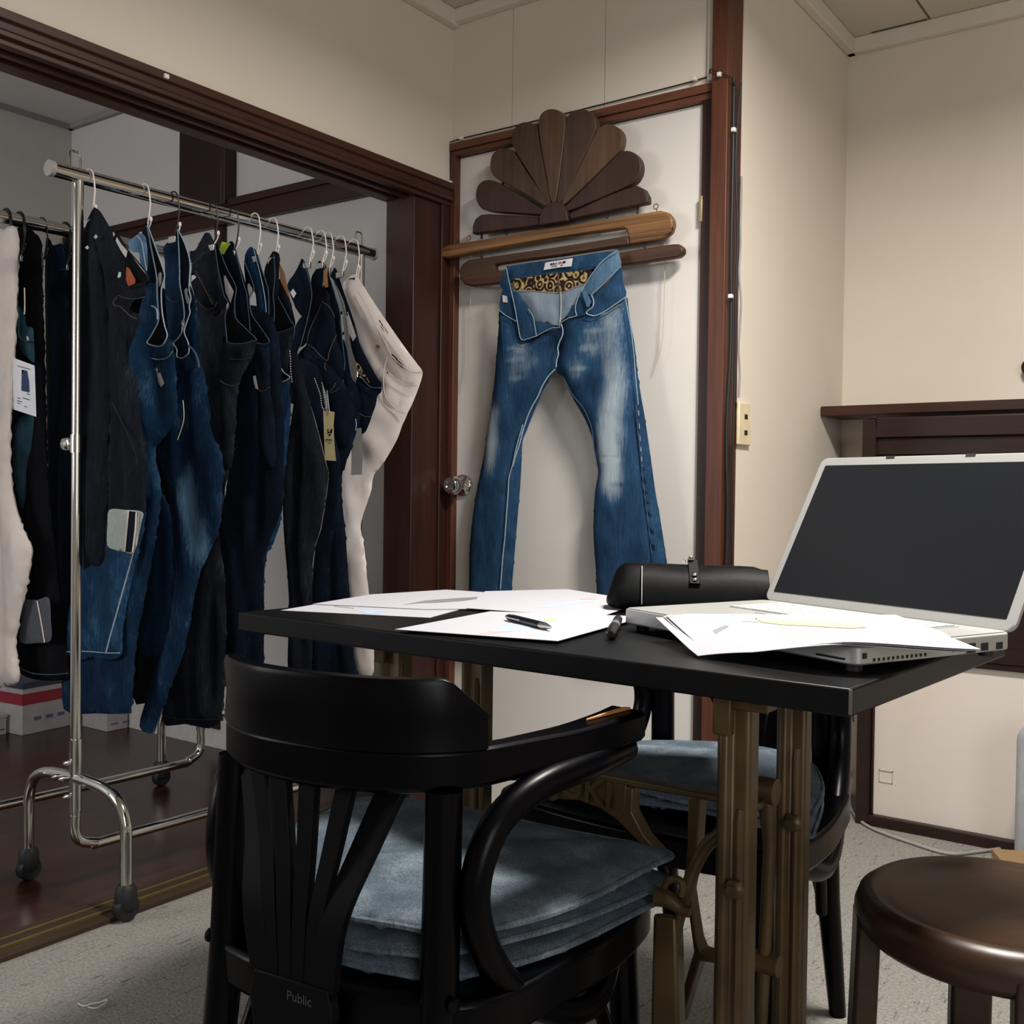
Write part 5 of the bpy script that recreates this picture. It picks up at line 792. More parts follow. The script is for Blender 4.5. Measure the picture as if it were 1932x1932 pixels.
for a, b in ([(-1.8279,1.6533),(-1.8277,1.637)], [(-1.7391,1.6542),(-1.74,1.6361)], [(-1.4143,1.6558),(-1.4159,1.636)], [(-1.3258,1.6584),(-1.3264,1.6359)], [(-1.8271,1.603),(-1.8268,1.5798)], [(-1.3038,1.5627),(-1.3035,1.5435)], [(-1.7537,1.7896),(-1.7558,1.7753)]):
    MB().tube([(a[0], 2.374, a[1]), (b[0], 2.374, b[1])], .0035, 8).build('peg', M_fan[2], sg)
M_brass = plain('dull_brass', '#8a7342', .4, .8)
for (yv, q) in ((2.372,[(-1.874,1.6453)]), (2.372,[(-1.2737,1.6465)])):
    x, z = q[0]
    MB().tube([(x+.0065*math.cos(a), 2.374, z+.0065*math.sin(a)) for a in np.linspace(0, 2*PI, 16, endpoint=False)], .0014, 6, closed=True).tube([(x+.002, 2.374, z-.006), (x+.004, 2.374, z-.018)], .0016, 6).build('screw_eye', M_brass, sg)
M_str = plain('beige_string', '#b9ab99', .9)
MB().tube([(p[0], 2.392, p[1]) for p in [(-1.879,1.6171),(-1.8804,1.5111),(-1.88,1.4047),(-1.8798,1.3101),(-1.8853,1.2773),(-1.891,1.2563),(-1.8949,1.2327)]], .0011, 6, sm=3).build('hanging_string', M_str, sg)
MB().tube([(p[0], 2.392, p[1]) for p in [(-1.2552,1.5812),(-1.2551,1.5189),(-1.2556,1.4152),(-1.2576,1.3405),(-1.2593,1.3073),(-1.2672,1.2745),(-1.2748,1.2499)]], .0011, 6, sm=3).build('hanging_string', M_str, sg)
# ================================================================ the faded jeans hung from the sign
ORG = (-1.55, 2.35, .62)
def hj(*pts): return [((x, 2.35, z), r, k) for x, z, r, k in pts]
FD = hj(*[(x, z, r, k) for (yv, q), r, k in (
  ((2.35,[(-1.3591,1.139)]), (.075, .2, .30), .62), ((2.35,[(-1.3784,1.0155)]), (.06, .2, .16), .35), ((2.35,[(-1.3499,0.9521)]), (.06, .2, .10), .30),
  ((2.35,[(-1.4159,1.3129)]), (.10, .2, .09), .20), ((2.35,[(-1.6602,1.2716)]), (.10, .2, .12), .22), ((2.35,[(-1.7475,1.0861)]), (.06, .2, .20), .38), ((2.35,[(-1.7527,1.0563)]), (.05, .2, .15), .34),
  ((2.35,[(-1.3703,1.3868)]), (.06, .2, .12), .28), ((2.35,[(-1.4698,1.2379)]), (.05, .2, .05), .15)) for x, z in q])
# worn creases fanning out from the crotch
WH = hj(*[(x, z, r, k) for (yv, q), r, k in (
  ((2.35,[(-1.4588,1.2436)]), (.05, .2, .013), .13), ((2.35,[(-1.4339,1.2954)]), (.06, .2, .016), .14), ((2.35,[(-1.6595,1.2288)]), (.05, .2, .013), .12), ((2.35,[(-1.6765,1.2792)]), (.06, .2, .014), .12),
  ((2.35,[(-1.6933,1.3133)]), (.06, .2, .013), .11), ((2.35,[(-1.4236,1.3384)]), (.06, .2, .014), .12), ((2.35,[(-1.3678,1.0053)]), (.05, .2, .015), .25)) for x, z in q])
DKS = hj(*[(x, z, r, k) for (yv, q), r, k in (((2.35,[(-1.4213,1.2007)]), (.075, .2, .05), -.2), ((2.35,[(-1.5354,1.3216)]), (.09, .2, .08), -.15), ((2.35,[(-1.3679,1.0142)]), (.04, .2, .012), -.22), ((2.35,[(-1.343,0.9433)]), (.035, .2, .012), -.16)) for x, z in q])
M_hero = denim('faded_blue_denim', '#0b1f36', '#28496a', '#a3b3bb', fades=FD+WH+DKS, streak=.5, base=-.05, org=ORG)
M_heroin = denim('pale_denim_inside', '#46586a', '#7b8d9c', '#b4bfc7', streak=.4, base=.15)
M_heroband = denim('mid_denim', '#0e2540', '#294b6b', '#748ea3', streak=.5, base=.02)
M_herolt = denim('light_worn_denim', '#26455f', '#577793', '#a3b6c4', streak=.5, base=.1)
DC['hero'] = M_hero; DC['heroin'] = M_heroin; DC['band'] = M_heroband; DC['lt'] = M_herolt
YJ = 2.345
garment('jeans', 'faded mid-blue jeans with open fly, hung from the wooden sign on the white door', 'jeans', ORG, [
 ('P', 'waist_back', (2.356,[(-1.7258,1.541),(-1.7135,1.5445),(-1.6208,1.5453),(-1.5352,1.5448),(-1.4527,1.5459),(-1.3747,1.5436),(-1.3868,1.5224),(-1.4119,1.5098),(-1.441,1.5038),(-1.5346,1.5048),(-1.5887,1.5059),(-1.6681,1.5058),(-1.7129,1.503)]), 'band', dict(t=.005, back=.002, fold=(.001, 30, 0, 31), rim=.01, h=.008), [
   ('P', 'brand_label', (2.347,[(-1.5902,1.5374),(-1.5028,1.5389),(-1.507,1.5179),(-1.5481,1.5194),(-1.5961,1.5178)]), 'wtag', dict(t=.0012, back=.0008, fold=(.0006, 60, 0, 2), rim=.003, h=.006, sm=0), [
     *[('P', 'red_lettering', yp, 'red_print', dict(t=.0006, back=.0006, fold=(0, 1, 0, 0), rim=.002, h=.006, sm=0)) for yp in ((2.3452,[(-1.5722,1.5327),(-1.5664,1.5327),(-1.5671,1.5283),(-1.5729,1.5283)]), (2.3452,[(-1.5645,1.5328),(-1.5594,1.5329),(-1.5601,1.5285),(-1.5652,1.5284)]), (2.3452,[(-1.5575,1.533),(-1.5517,1.5329),(-1.5524,1.5282),(-1.5582,1.5282)]), (2.3452,[(-1.5471,1.533),(-1.5357,1.5333),(-1.5364,1.5292),(-1.5479,1.5293)]), (2.3452,[(-1.5334,1.5333),(-1.5243,1.5335),(-1.525,1.5292),(-1.5341,1.5289)]), (2.3452,[(-1.5701,1.5248),(-1.5508,1.5248),(-1.5508,1.5232),(-1.5701,1.5232)]), (2.3452,[(-1.5394,1.5251),(-1.5333,1.525),(-1.5336,1.5225),(-1.5397,1.5226)]))]]),
   ('C', 'waist_stitching', (2.347,[(-1.7043,1.5055),(-1.6618,1.5068),(-1.5827,1.5069),(-1.5098,1.5042),(-1.4392,1.5045)]), 'edged', dict(r=.0014))]),
 ('P', 'brocade_lining', (2.3535,[(-1.7008,1.5046),(-1.6663,1.5052),(-1.587,1.5069),(-1.514,1.5046),(-1.4395,1.5057),(-1.4576,1.4895),(-1.4721,1.469),(-1.5095,1.4618),(-1.5398,1.4544),(-1.5552,1.4546),(-1.6099,1.4633),(-1.6861,1.4724)]), 'brocade', dict(t=.003, back=.001, fold=(.0006, 40, 0, 1), rim=.006, h=.008), [
   ('C', 'binding', (2.349,[(-1.6849,1.4708),(-1.6385,1.4668),(-1.5832,1.459),(-1.5483,1.4532),(-1.533,1.4529),(-1.5028,1.4604),(-1.4674,1.4678)]), 'leather', dict(r=.0012)),
   ('C', 'center_seam', (2.349,[(-1.5499,1.5036),(-1.5488,1.4795),(-1.5453,1.4535)]), 'stitch', dict(r=.003))]),
 ('P', 'inside_seat', (2.352,[(-1.6891,1.4734),(-1.6088,1.4636),(-1.5503,1.4539),(-1.5085,1.4615),(-1.4693,1.4685),(-1.4762,1.4376),(-1.4927,1.4139),(-1.498,1.3953),(-1.5301,1.3854),(-1.5433,1.3737),(-1.545,1.3611),(-1.5839,1.3755),(-1.6234,1.3853),(-1.6357,1.4076),(-1.6603,1.4426)]), 'heroin', dict(t=.003, back=.001, fold=(.003, 60, .1, 5), rim=.02, h=.008), [
   ('C', 'center_seam', (2.346,[(-1.5387,1.4524),(-1.5375,1.4235),(-1.5385,1.3917),(-1.5405,1.3727)]), 'lining', dict(r=.0016))]),
 ('P', 'leg', (2.345,[(-1.7399,1.4225),(-1.7116,1.4051),(-1.6827,1.3894),(-1.6679,1.3438),(-1.6637,1.3353),(-1.6377,1.3366),(-1.612,1.3428),(-1.5711,1.3558),(-1.5365,1.3562),(-1.5305,1.3366),(-1.5396,1.3117),(-1.5431,1.2895),(-1.5502,1.2547),(-1.5653,1.2331),(-1.5881,1.1987),(-1.6033,1.1702),(-1.6225,1.1319),(-1.6417,1.0899),(-1.6553,1.0607),(-1.6583,1.018),(-1.6599,0.9686),(-1.6649,0.9026),(-1.6735,0.8032),(-1.6804,0.7201),(-1.689,0.6199),(-1.6943,0.5662),(-1.8292,0.5551),(-1.8353,0.6095),(-1.8354,0.7293),(-1.8335,0.7773),(-1.8251,0.8493),(-1.8152,0.9073),(-1.7991,0.9787),(-1.7891,1.0192),(-1.7852,1.0428),(-1.7767,1.0966),(-1.7658,1.1534),(-1.7552,1.2267),(-1.749,1.2865),(-1.7456,1.3364),(-1.7418,1.3827)]), 'hero', dict(t=.024, back=.01, fold=(.0035, 34, .25, 32), rim=.05, h=.010), [
   ('C', 'side_fold', (2.322,[(-1.7151,1.3971),(-1.7108,1.331),(-1.7026,1.2482),(-1.6931,1.1655),(-1.686,1.0996)]), 'band', dict(r=.0016)),
   ('P', 'pocket_bag', (2.336,[(-1.732,1.4205),(-1.7297,1.46),(-1.7205,1.4756),(-1.7019,1.4639),(-1.685,1.4294),(-1.6763,1.3876),(-1.705,1.4032)]), 'band', dict(t=.003, back=.001, fold=(0, 1, 0, 0), rim=.008, h=.008), [
     ('P', 'coin_label', (2.331,[(-1.7203,1.4609),(-1.7042,1.4561),(-1.7019,1.4384),(-1.7183,1.4416)]), 'wtag', SML)]),
   ('C', 'pocket_edge', (2.325,[(-1.7242,1.4182),(-1.7093,1.4063),(-1.6928,1.3966),(-1.6692,1.3845)]), 'edge', dict(r=.0018)),
   ('C', 'inseam', (2.318,[(-1.5342,1.2462),(-1.5549,1.2299),(-1.5738,1.2053),(-1.5889,1.1772),(-1.608,1.149),(-1.6233,1.1204),(-1.6367,1.0851),(-1.6461,1.0527),(-1.6577,1.0236),(-1.6692,0.9903)]), 'edge', dict(r=.0028)),
   ('C', 'inseam', (2.318,[(-1.6367,1.1025),(-1.655,1.05),(-1.6695,0.994),(-1.6805,0.9596),(-1.683,0.9189),(-1.6868,0.8686),(-1.6916,0.8024),(-1.6985,0.7391),(-1.705,0.6535)]), 'edge', dict(r=.0022))]),
 ('P', 'leg', (2.343,[(-1.5353,1.3654),(-1.5241,1.3741),(-1.4922,1.3856),(-1.4827,1.38),(-1.4569,1.3888),(-1.4274,1.3809),(-1.3843,1.3963),(-1.3386,1.4202),(-1.3311,1.3914),(-1.3234,1.351),(-1.3129,1.3045),(-1.3062,1.2584),(-1.2996,1.2124),(-1.289,1.1572),(-1.2808,1.1205),(-1.2665,1.0444),(-1.257,0.9893),(-1.2457,0.9235),(-1.2336,0.8695),(-1.2181,0.7888),(-1.2033,0.7055),(-1.1884,0.6077),(-1.4088,0.5897),(-1.4113,0.6303),(-1.4164,0.7179),(-1.4243,0.7961),(-1.4258,0.8432),(-1.4227,0.9217),(-1.414,0.9687),(-1.4165,0.99),(-1.4252,1.0313),(-1.4331,1.0628),(-1.4522,1.1073),(-1.4827,1.1525),(-1.5098,1.1949),(-1.5236,1.2274),(-1.5409,1.2348),(-1.5481,1.2544),(-1.5418,1.2892),(-1.5375,1.3113),(-1.5273,1.3393)]), 'hero', dict(t=.026, back=.01, fold=(.0038, 30, -.35, 33), rim=.055, h=.010), [
   ('C', 'outseam', (2.318,[(-1.326,1.4144),(-1.3185,1.3774),(-1.3092,1.3374),(-1.3034,1.3007),(-1.2974,1.2551),(-1.2932,1.2097),(-1.2854,1.1491),(-1.2809,1.0887),(-1.2748,1.0284),(-1.2707,0.9887)]), 'edge', dict(r=.0016)),
   ('C', 'outseam', (2.318,[(-1.2917,1.142),(-1.2841,1.0756),(-1.2766,1.018),(-1.2691,0.9605),(-1.26,0.9032),(-1.2509,0.8461),(-1.2435,0.7891),(-1.2378,0.735)]), 'edged', dict(r=.0016)),
   *[('P', 'seam_ridge', yp, 'band', dict(t=.002, back=.002, fold=(0, 1, 0, 0), rim=.006, h=.006, sm=2)) for yp in [(round(2.316, 4), q) for (_y, q) in ((2.316,[(-1.2841,1.143),(-1.2727,1.1411),(-1.2709,1.1296),(-1.2823,1.13)]), (2.316,[(-1.282,1.1157),(-1.269,1.1138),(-1.2654,1.0951),(-1.2801,1.097)]), (2.316,[(-1.2798,1.0826),(-1.2635,1.0793),(-1.2626,1.0636),(-1.2769,1.0653)]), (2.316,[(-1.2761,1.0524),(-1.2598,1.0492),(-1.2577,1.0377),(-1.2742,1.038)]), (2.316,[(-1.274,1.0265),(-1.2561,1.0249),(-1.2543,1.0134),(-1.2715,1.0136)]), (2.316,[(-1.2704,1.0035),(-1.2525,1.002),(-1.2497,0.9891),(-1.2685,0.9906)]), (2.316,[(-1.2667,0.9777),(-1.2489,0.9763),(-1.246,0.9606),(-1.2632,0.962)]), (2.316,[(-1.2613,0.9462),(-1.2451,0.9463),(-1.2433,0.932),(-1.2594,0.9333)]), (2.316,[(-1.2576,0.9205),(-1.2408,0.9192),(-1.2387,0.9078),(-1.2558,0.909)]), (2.316,[(-1.2539,0.8947),(-1.2372,0.8936),(-1.2344,0.8808),(-1.2521,0.8819)]), (2.316,[(-1.25,0.8519),(-1.2307,0.851),(-1.2279,0.8383),(-1.2465,0.8391)]), (2.316,[(-1.2445,0.8149),(-1.2269,0.8141),(-1.224,0.7957),(-1.2419,0.7964)]), (2.316,[(-1.2406,0.775),(-1.2224,0.7744),(-1.2187,0.7475),(-1.2379,0.748)]))]],
   ('C', 'inseam', (2.318,[(-1.5053,1.2177),(-1.4822,1.1789),(-1.4483,1.143),(-1.4295,1.1113),(-1.4181,1.0799),(-1.4118,1.0302),(-1.4039,0.9892)]), 'edged', dict(r=.0016)),
   ('C', 'fly_stitching', (2.315,[(-1.5163,1.3632),(-1.5112,1.3502),(-1.5109,1.3344),(-1.5201,1.3162),(-1.5255,1.3008),(-1.5233,1.2848),(-1.5287,1.2662),(-1.5296,1.2504)]), 'edge', dict(r=.0024)),
   ('P', 'pocket_bag', (2.333,[(-1.4367,1.4307),(-1.3901,1.457),(-1.35,1.497),(-1.3423,1.458),(-1.3329,1.419),(-1.3784,1.3942),(-1.4213,1.3795),(-1.4488,1.3866),(-1.4399,1.3999),(-1.429,1.4051)]), 'band', dict(t=.004, back=.001, fold=(.002, 50, .6, 3), rim=.01, h=.008), [
     ('C', 'pocket_edge', (2.318,[(-1.4257,1.4288),(-1.4193,1.4143),(-1.4216,1.399),(-1.436,1.3911),(-1.4406,1.3847),(-1.4303,1.3788),(-1.4121,1.376),(-1.3871,1.3836),(-1.3555,1.399),(-1.326,1.4144)]), 'edge', dict(r=.0024))])]),
 ('P', 'waistband', (2.33,[(-1.3595,1.5388),(-1.3522,1.5227),(-1.3465,1.4991),(-1.3745,1.4794),(-1.4063,1.4551),(-1.4331,1.4346),(-1.446,1.4374),(-1.4626,1.4453),(-1.4555,1.4602),(-1.4322,1.4888),(-1.4037,1.5165)]), 'lt', dict(t=.005, back=.002, fold=(.0008, 40, 0, 3), rim=.01, h=.008), [
   ('C', 'rim', (2.321,[(-1.3532,1.5357),(-1.3771,1.5255),(-1.4,1.5113),(-1.4266,1.4851),(-1.4481,1.4595),(-1.4581,1.4434)]), 'edge', dict(r=.0018)),
   ('C', 'waist_stitching', (2.321,[(-1.3413,1.4948),(-1.3691,1.4741),(-1.4008,1.4499),(-1.4294,1.4306)]), 'edge', dict(r=.0018)),
   ('P', 'belt_loop', (2.32,[(-1.4564,1.4431),(-1.4417,1.44),(-1.4322,1.422),(-1.4247,1.4027),(-1.441,1.4011),(-1.4505,1.4238)]), 'lt', dict(t=.003, back=.001, fold=(0, 1, 0, 0), rim=.005, h=.007, sm=1))]),
 ('P', 'fly_facing', (2.334,[(-1.4663,1.4457),(-1.4485,1.4414),(-1.4318,1.4288),(-1.4278,1.4051),(-1.4403,1.3907),(-1.4494,1.3846),(-1.4734,1.3817),(-1.4815,1.3818),(-1.5108,1.3796),(-1.5303,1.3695),(-1.522,1.3758),(-1.5053,1.3934),(-1.4962,1.4115),(-1.4869,1.4138),(-1.4816,1.429)]), 'band', dict(t=.004, back=.001, fold=(.001, 50, .6, 3), rim=.008, h=.007), [
   ('C', 'edge', (2.327,[(-1.4626,1.4442),(-1.4734,1.4271),(-1.4798,1.4089),(-1.4795,1.3932),(-1.4771,1.382),(-1.5025,1.3779),(-1.5257,1.3682)]), 'edge', dict(r=.0018))]),
 ('P', 'front_flap', (2.324,[(-1.7023,1.5315),(-1.6897,1.5),(-1.681,1.4664),(-1.6608,1.4611),(-1.6404,1.4331),(-1.6243,1.4122),(-1.6121,1.3918),(-1.6058,1.3654),(-1.5987,1.3385),(-1.627,1.3342),(-1.6496,1.3326),(-1.6593,1.3666),(-1.6679,1.3966),(-1.6765,1.4333),(-1.6872,1.4703),(-1.6958,1.5007)]), 'band', dict(t=.005, back=.002, fold=(.0015, 40, 0, 3), rim=.01, h=.008), [
   ('C', 'edge', (2.316,[(-1.6965,1.5294),(-1.6878,1.4952),(-1.6793,1.4649),(-1.6665,1.4181),(-1.6557,1.3717),(-1.6443,1.3319),(-1.6174,1.3331),(-1.5921,1.3376)]), 'edge', dict(r=.0018)),
   ('C', 'edge', (2.316,[(-1.6226,1.4125),(-1.6066,1.3901),(-1.6003,1.3639),(-1.5948,1.3384)]), 'edge', dict(r=.0014))]),
 ('P', 'fly_placket', (2.327,[(-1.614,1.3778),(-1.5904,1.3768),(-1.5671,1.3697),(-1.5278,1.3588),(-1.5515,1.3566),(-1.5745,1.3489),(-1.6008,1.3397),(-1.6078,1.3596)]), 'band', dict(t=.003, back=.001, fold=(.001, 40, 0, 3), rim=.008, h=.007), [
   ('C', 'edge', (2.32,[(-1.596,1.3384),(-1.5697,1.3485),(-1.5468,1.3553),(-1.5232,1.355)]), 'edge', dict(r=.0016))]),
 ('P', 'side_waist', (2.338,[(-1.7126,1.5346),(-1.6998,1.5002),(-1.689,1.4629),(-1.6823,1.4229),(-1.7032,1.4577),(-1.7219,1.4745),(-1.7358,1.4941),(-1.7266,1.513)]), 'band', dict(t=.004, back=.002, fold=(.001, 40, 0, 3), rim=.01, h=.008)),
 ])
# ================================================================ things on the desk
M_alu = plain('brushed_aluminium', '#b9bab8', .38, .5, .5, .02)
M_scr = plain('dark_display', '#15181d', .28, 0, .5, .05, 3); M_gap = plain('dark_gap', '#16181a', .6)
def frame3(o, a, b, c):
    o, a, b, c = (Vector(q) for q in (o, a, b, c))
    return lambda x, y, z: tuple(o+a*x+b*y+c*z)
def fbox(mb, f, a, b):
    (x0, y0, z0), (x1, y1, z1) = a, b
    return mb.hexa([f(x0, y0, z0), f(x1, y0, z0), f(x1, y1, z0), f(x0, y1, z0)], [f(x0, y0, z1), f(x1, y0, z1), f(x1, y1, z1), f(x0, y1, z1)])
def rrect(x0, y0, x1, y1, r, n=5):
    o = []
    for cx, cy, a in ((x1-r, y1-r, 0), (x0+r, y1-r, 90), (x0+r, y0+r, 180), (x1-r, y0+r, 270)):
        o += [(cx+r*math.cos(math.radians(a+90*k/n)), cy+r*math.sin(math.radians(a+90*k/n))) for k in range(n+1)]
    return o
def fprism(mb, f, poly, z0, z1):
    n = len(poly)
    return mb.raw([f(x, y, z0) for x, y in poly]+[f(x, y, z1) for x, y in poly], [tuple(range(n))[::-1], tuple(range(n, 2*n))]+[(i, (i+1) % n, n+(i+1) % n, n+i) for i in range(n)])
lp = thing('laptop', 'silver aluminium laptop standing open at the right end of the desk', 'laptop', (-.4765, 1.2935, .735))
hd, bk = Vector((.9206, -.3905, 0)), Vector((.3905, .9206, 0))
fB = frame3((-.609, 1.4935, .738), hd, bk, (0, 0, 1))            # x along the hinge, y away from the sitter, z up
W_, D_ = .40, .265
bs = fprism(MB(), fB, rrect(0, -D_, W_, 0, .012), .006, .026).build('base', M_alu, lp, bev=.002)
fprism(MB(), fB, rrect(.003, -D_+.003, W_-.003, -.003, .01), .0265, .027).build('palm_rest', M_alu, bs)
kb = fprism(MB(), fB, rrect(.055, -.125, W_-.055, -.018, .004), .0268, .0275).build('keyboard_well', plain('key_well', '#8a8c8a', .6), bs)
for r in range(6):
    for c in range(14):
        x = .058+c*.0203; y = -.122+r*.0172
        fprism(MB(), fB, [(x, y), (x+.0172, y), (x+.0172, y+.0145), (x, y+.0145)], .0275, .0292).build('key', plain('silver_key', '#b4b7b4', .5) if r+c == 0 else bpy.data.materials['silver_key'], bs, bev=.0006)
fprism(MB(), fB, rrect(.15, -.235, .25, -.15, .003), .0269, .0274).build('trackpad', plain('trackpad_grey', '#b4b5b3', .45), bs)
fprism(MB(), fB, [(.125, -.142), (.275, -.142), (.275, -.1405), (.125, -.1405)], .0268, .0273).build('seam_line', M_gap, bs)
for k, (y0, y1, z0, z1) in enumerate(((-.03, -.018, .008, .016), (-.058, -.045, .008, .017), (-.085, -.068, .007, .018), (-.11, -.095, .010, .016))):
    fbox(MB(), fB, (W_-.001, y0, z0), (W_+.0004, y1, z1)).build('port', M_gap, bs)
for fx, fy in ((.02, -.02), (W_-.02, -.02), (.02, -D_+.02), (W_-.02, -D_+.02)): fprism(MB(), fB, rrect(fx-.008, fy-.008, fx+.008, fy+.008, .007), -.0025, .0065).build('foot', M_gap, bs)
for k in range(12): fbox(MB(), fB, (W_-.001, -.24+k*.0075, .009), (W_+.0004, -.2365+k*.0075, .0125)).build('vent_slot', M_gap, bs)
fbox(MB(), fB, (W_-.055, -D_-.0004, .010), (W_-.015, -D_+.001, .0125)).build('disc_slot', M_gap, bs)
fbox(MB(), fB, (W_-.001, -.256, .013), (W_+.0006, -.250, .019)).build('lock_slot', M_gap, bs)
th = math.radians(119); up = bk*math.cos(PI-th)+Vector((0, 0, 1))*math.sin(th); nn = hd.cross(up).normalized()
fL = frame3(fB(0, 0, .027), hd, up, nn)                        # z of the lid frame points to the sitter
ld = fprism(MB(), fL, rrect(-.001, 0, W_+.001, .245, .012), -.007, 0).build('lid', M_alu, lp, bev=.0015)
fprism(MB(), fL, rrect(.012, .014, W_-.012, .231, .002), -.0005, .0005).build('screen', M_scr, ld)
fbox(MB(), fL, (.12, .2405, -.004), (.135, .2455, .0003)).build('latch_slot', M_gap, ld); fbox(MB(), fL, (.25, .2405, -.004), (.265, .2455, .0003)).build('latch_slot', M_gap, ld)
# loose drawings
M_paper = plain('white_paper', '#b2b2ba', .75, 0, .2, .01)
M_ink = plain('pencil_grey', '#8d8f98', .8); M_olive = plain('olive_wash', '#b8b793', .8, var=.15); M_ltblue = plain('pale_blue_wash', '#a9b9cc', .8, var=.15); M_pinkw = plain('pink_wash', '#d5a6a9', .8, var=.1); M_greyw = plain('grey_wash', '#77777a', .8, var=.15)
def sheet(label, poly, z, sk=(), nm='drawing_sheet', cat='paper', group='loose drawing sheets on the desk'):
    t = thing(nm, label, cat, (poly[0][0], poly[0][1], z), 0, group)
    s_ = MB().prism(poly, 'z', z, z+.0006).build('sheet', M_paper, t)
    for k_, (m, q) in enumerate(sk): MB().prism(q, 'z', z+.0006, z+.0009+.0002*k_).build('sketch', m, s_)
    return t
sheet('drawing sheet at the left end of the desk, with a small blue mark', [(-1.2179,1.0925),(-1.2838,1.356),(-1.0496,1.37),(-0.9892,1.1711)], .7355, [(M_ltblue, [(-1.1204,1.1594),(-1.1261,1.1933),(-1.1029,1.1947),(-1.0777,1.1605),(-1.0928,1.1468)]), (M_ink, [(-1.2002,1.1869),(-1.1556,1.1864),(-1.1504,1.1811),(-1.1947,1.1815)])])
sheet('drawing sheet with a dark grey trouser sketch, at the back left of the desk', [(-1.2397,1.1788),(-1.2792,1.3552),(-1.2402,1.5161),(-1.1542,1.5267),(-0.9995,1.3048),(-1.056,1.2435)], .7368, [(M_greyw, [(-1.1225,1.263),(-1.1403,1.3358),(-1.13,1.393),(-1.1134,1.4455),(-1.0934,1.427),(-1.0896,1.3713),(-1.1027,1.3251),(-1.1196,1.2984)])])
sheet('drawing sheet with a faint red and grey sketch, beside the leather pouch', [(-1.161,1.5309),(-1.0733,1.6719),(-0.8555,1.5735),(-0.7994,1.3483),(-0.8956,1.3074),(-1.0129,1.2882)], .738, [(M_ltblue, [(-0.9324,1.3697),(-0.9444,1.4555),(-0.9473,1.5348),(-0.9433,1.5631),(-0.9173,1.515),(-0.9224,1.4535),(-0.9174,1.3834)]), (M_pinkw, [(-0.9578,1.5345),(-0.9519,1.5774),(-0.9287,1.5373),(-0.9415,1.5135)])])
sheet('drawing sheet with blue jeans sketch under the black pen, at the near desk edge', [(-0.923,1.0235),(-0.9547,1.2728),(-0.7599,1.3658),(-0.7353,1.311),(-0.7019,1.0734)], .7388, [(M_ltblue, [(-0.8146,1.0809),(-0.8449,1.1631),(-0.8643,1.2349),(-0.845,1.2607),(-0.8093,1.2343),(-0.7986,1.1662),(-0.794,1.099)]), (M_pinkw, [(-0.8092,1.0548),(-0.8196,1.0932),(-0.8009,1.1027),(-0.7986,1.0708)]), (M_olive, [(-0.841,1.248),(-0.8338,1.2715),(-0.814,1.2387),(-0.8207,1.2246)])])
# the sheaf that lies half on the laptop
def sheaf(label, off, sk=False):
    t = thing('drawing_sheet', label, 'paper', (-.45, 1.17, .737), 0, 'sheaf of sheets draped over the laptop corner')
    A_, B_, C_, D4 = [Vector(q) for q in ((-0.6109,1.1808,0.767), (-0.508,1.0887,0.7385), (-0.2352,1.1443,0.765), (-0.3834,1.3718,0.7675))]; M_ = Vector((-0.3488,1.0787,0.769))
    n, m = 24, 10; vs = []; fs = []
    for i in range(n+1):
        u = i/n; bu = (u/.6 if u < .6 else (1-u)/.4); bu = bu*bu*(3-2*bu)*.5+bu*.5; N_ = B_*(1-u)+C_*u+(M_-(B_*.4+C_*.6))*bu
        for j in range(m+1):
            v = j/m; p = (A_*(1-u)+D4*u)*(1-v)+N_*v
            lx = (p-Vector((-.609, 1.4935, 0))).dot(hd); ly = (p-Vector((-.609, 1.4935, 0))).dot(bk)
            out_ = math.hypot(max(-D_-ly, 0), max(-lx, lx-W_, 0)); p.z = max(p.z, .7685-.5*math.hypot(out_, .012)+.006)
            p.z += off[2]+.0012; p += Vector((off[0], off[1], 0)); vs.append(tuple(p))
    N = len(vs); vs += [(x, y, z-.0006) for x, y, z in vs]
    for i in range(n):
        for j in range(m):
            a = i*(m+1)+j; q = (a, a+m+1, a+m+2, a+1); fs += [q, tuple(N+k for k in reversed(q))]
    rim = [i*(m+1) for i in range(n+1)]+[n*(m+1)+j for j in range(1, m+1)]+[i*(m+1)+m for i in range(n-1, -1, -1)]+[j for j in range(m-1, 0, -1)]
    for k in range(len(rim)): a, b = rim[k], rim[(k+1) % len(rim)]; fs.append((a, b, N+b, N+a))
    s_ = MB().raw(vs, fs).build('sheet', M_paper, t)
    def at(u, v):
        i, j = u*n, v*m; a = Vector(vs[int(i)*(m+1)+int(j)]); b = Vector(vs[min(n, int(i)+1)*(m+1)+min(m, int(j)+1)]); return a+(b-a)*((i % 1+j % 1)/2)+Vector((0, 0, .0006))
    if sk:
        for mm, us in ((M_olive, [(.34, .22, .46), (.42, .26, .50), (.5, .26, .5), (.6, .27, .5), (.7, .30, .52), (.76, .38, .5)]), (M_ink, [(.12, .52, .6), (.17, .5, .56)]), (plain('faint_line', '#cfd0d4', .8), [(.17, .5, .54), (.25, .38, .46), (.34, .28, .4)])):
            vv = [tuple(at(u, a)) for u, a, b in us]+[tuple(at(u, b)) for u, a, b in us]; k = len(us)
            MB().raw(vv, [(i, i+1, k+i+1, k+i) for i in range(k-1)]).build('sketch', mm, s_)
    return t
sheaf('lowest sheet of the sheaf draped over the laptop corner', (-.012, -.004, -.0028)); sheaf('middle sheet of the sheaf draped over the laptop corner', (-.004, .001, -.0012)); sheaf('top sheet of the sheaf on the laptop, with an olive trouser sketch', (0, 0, .0006), True)
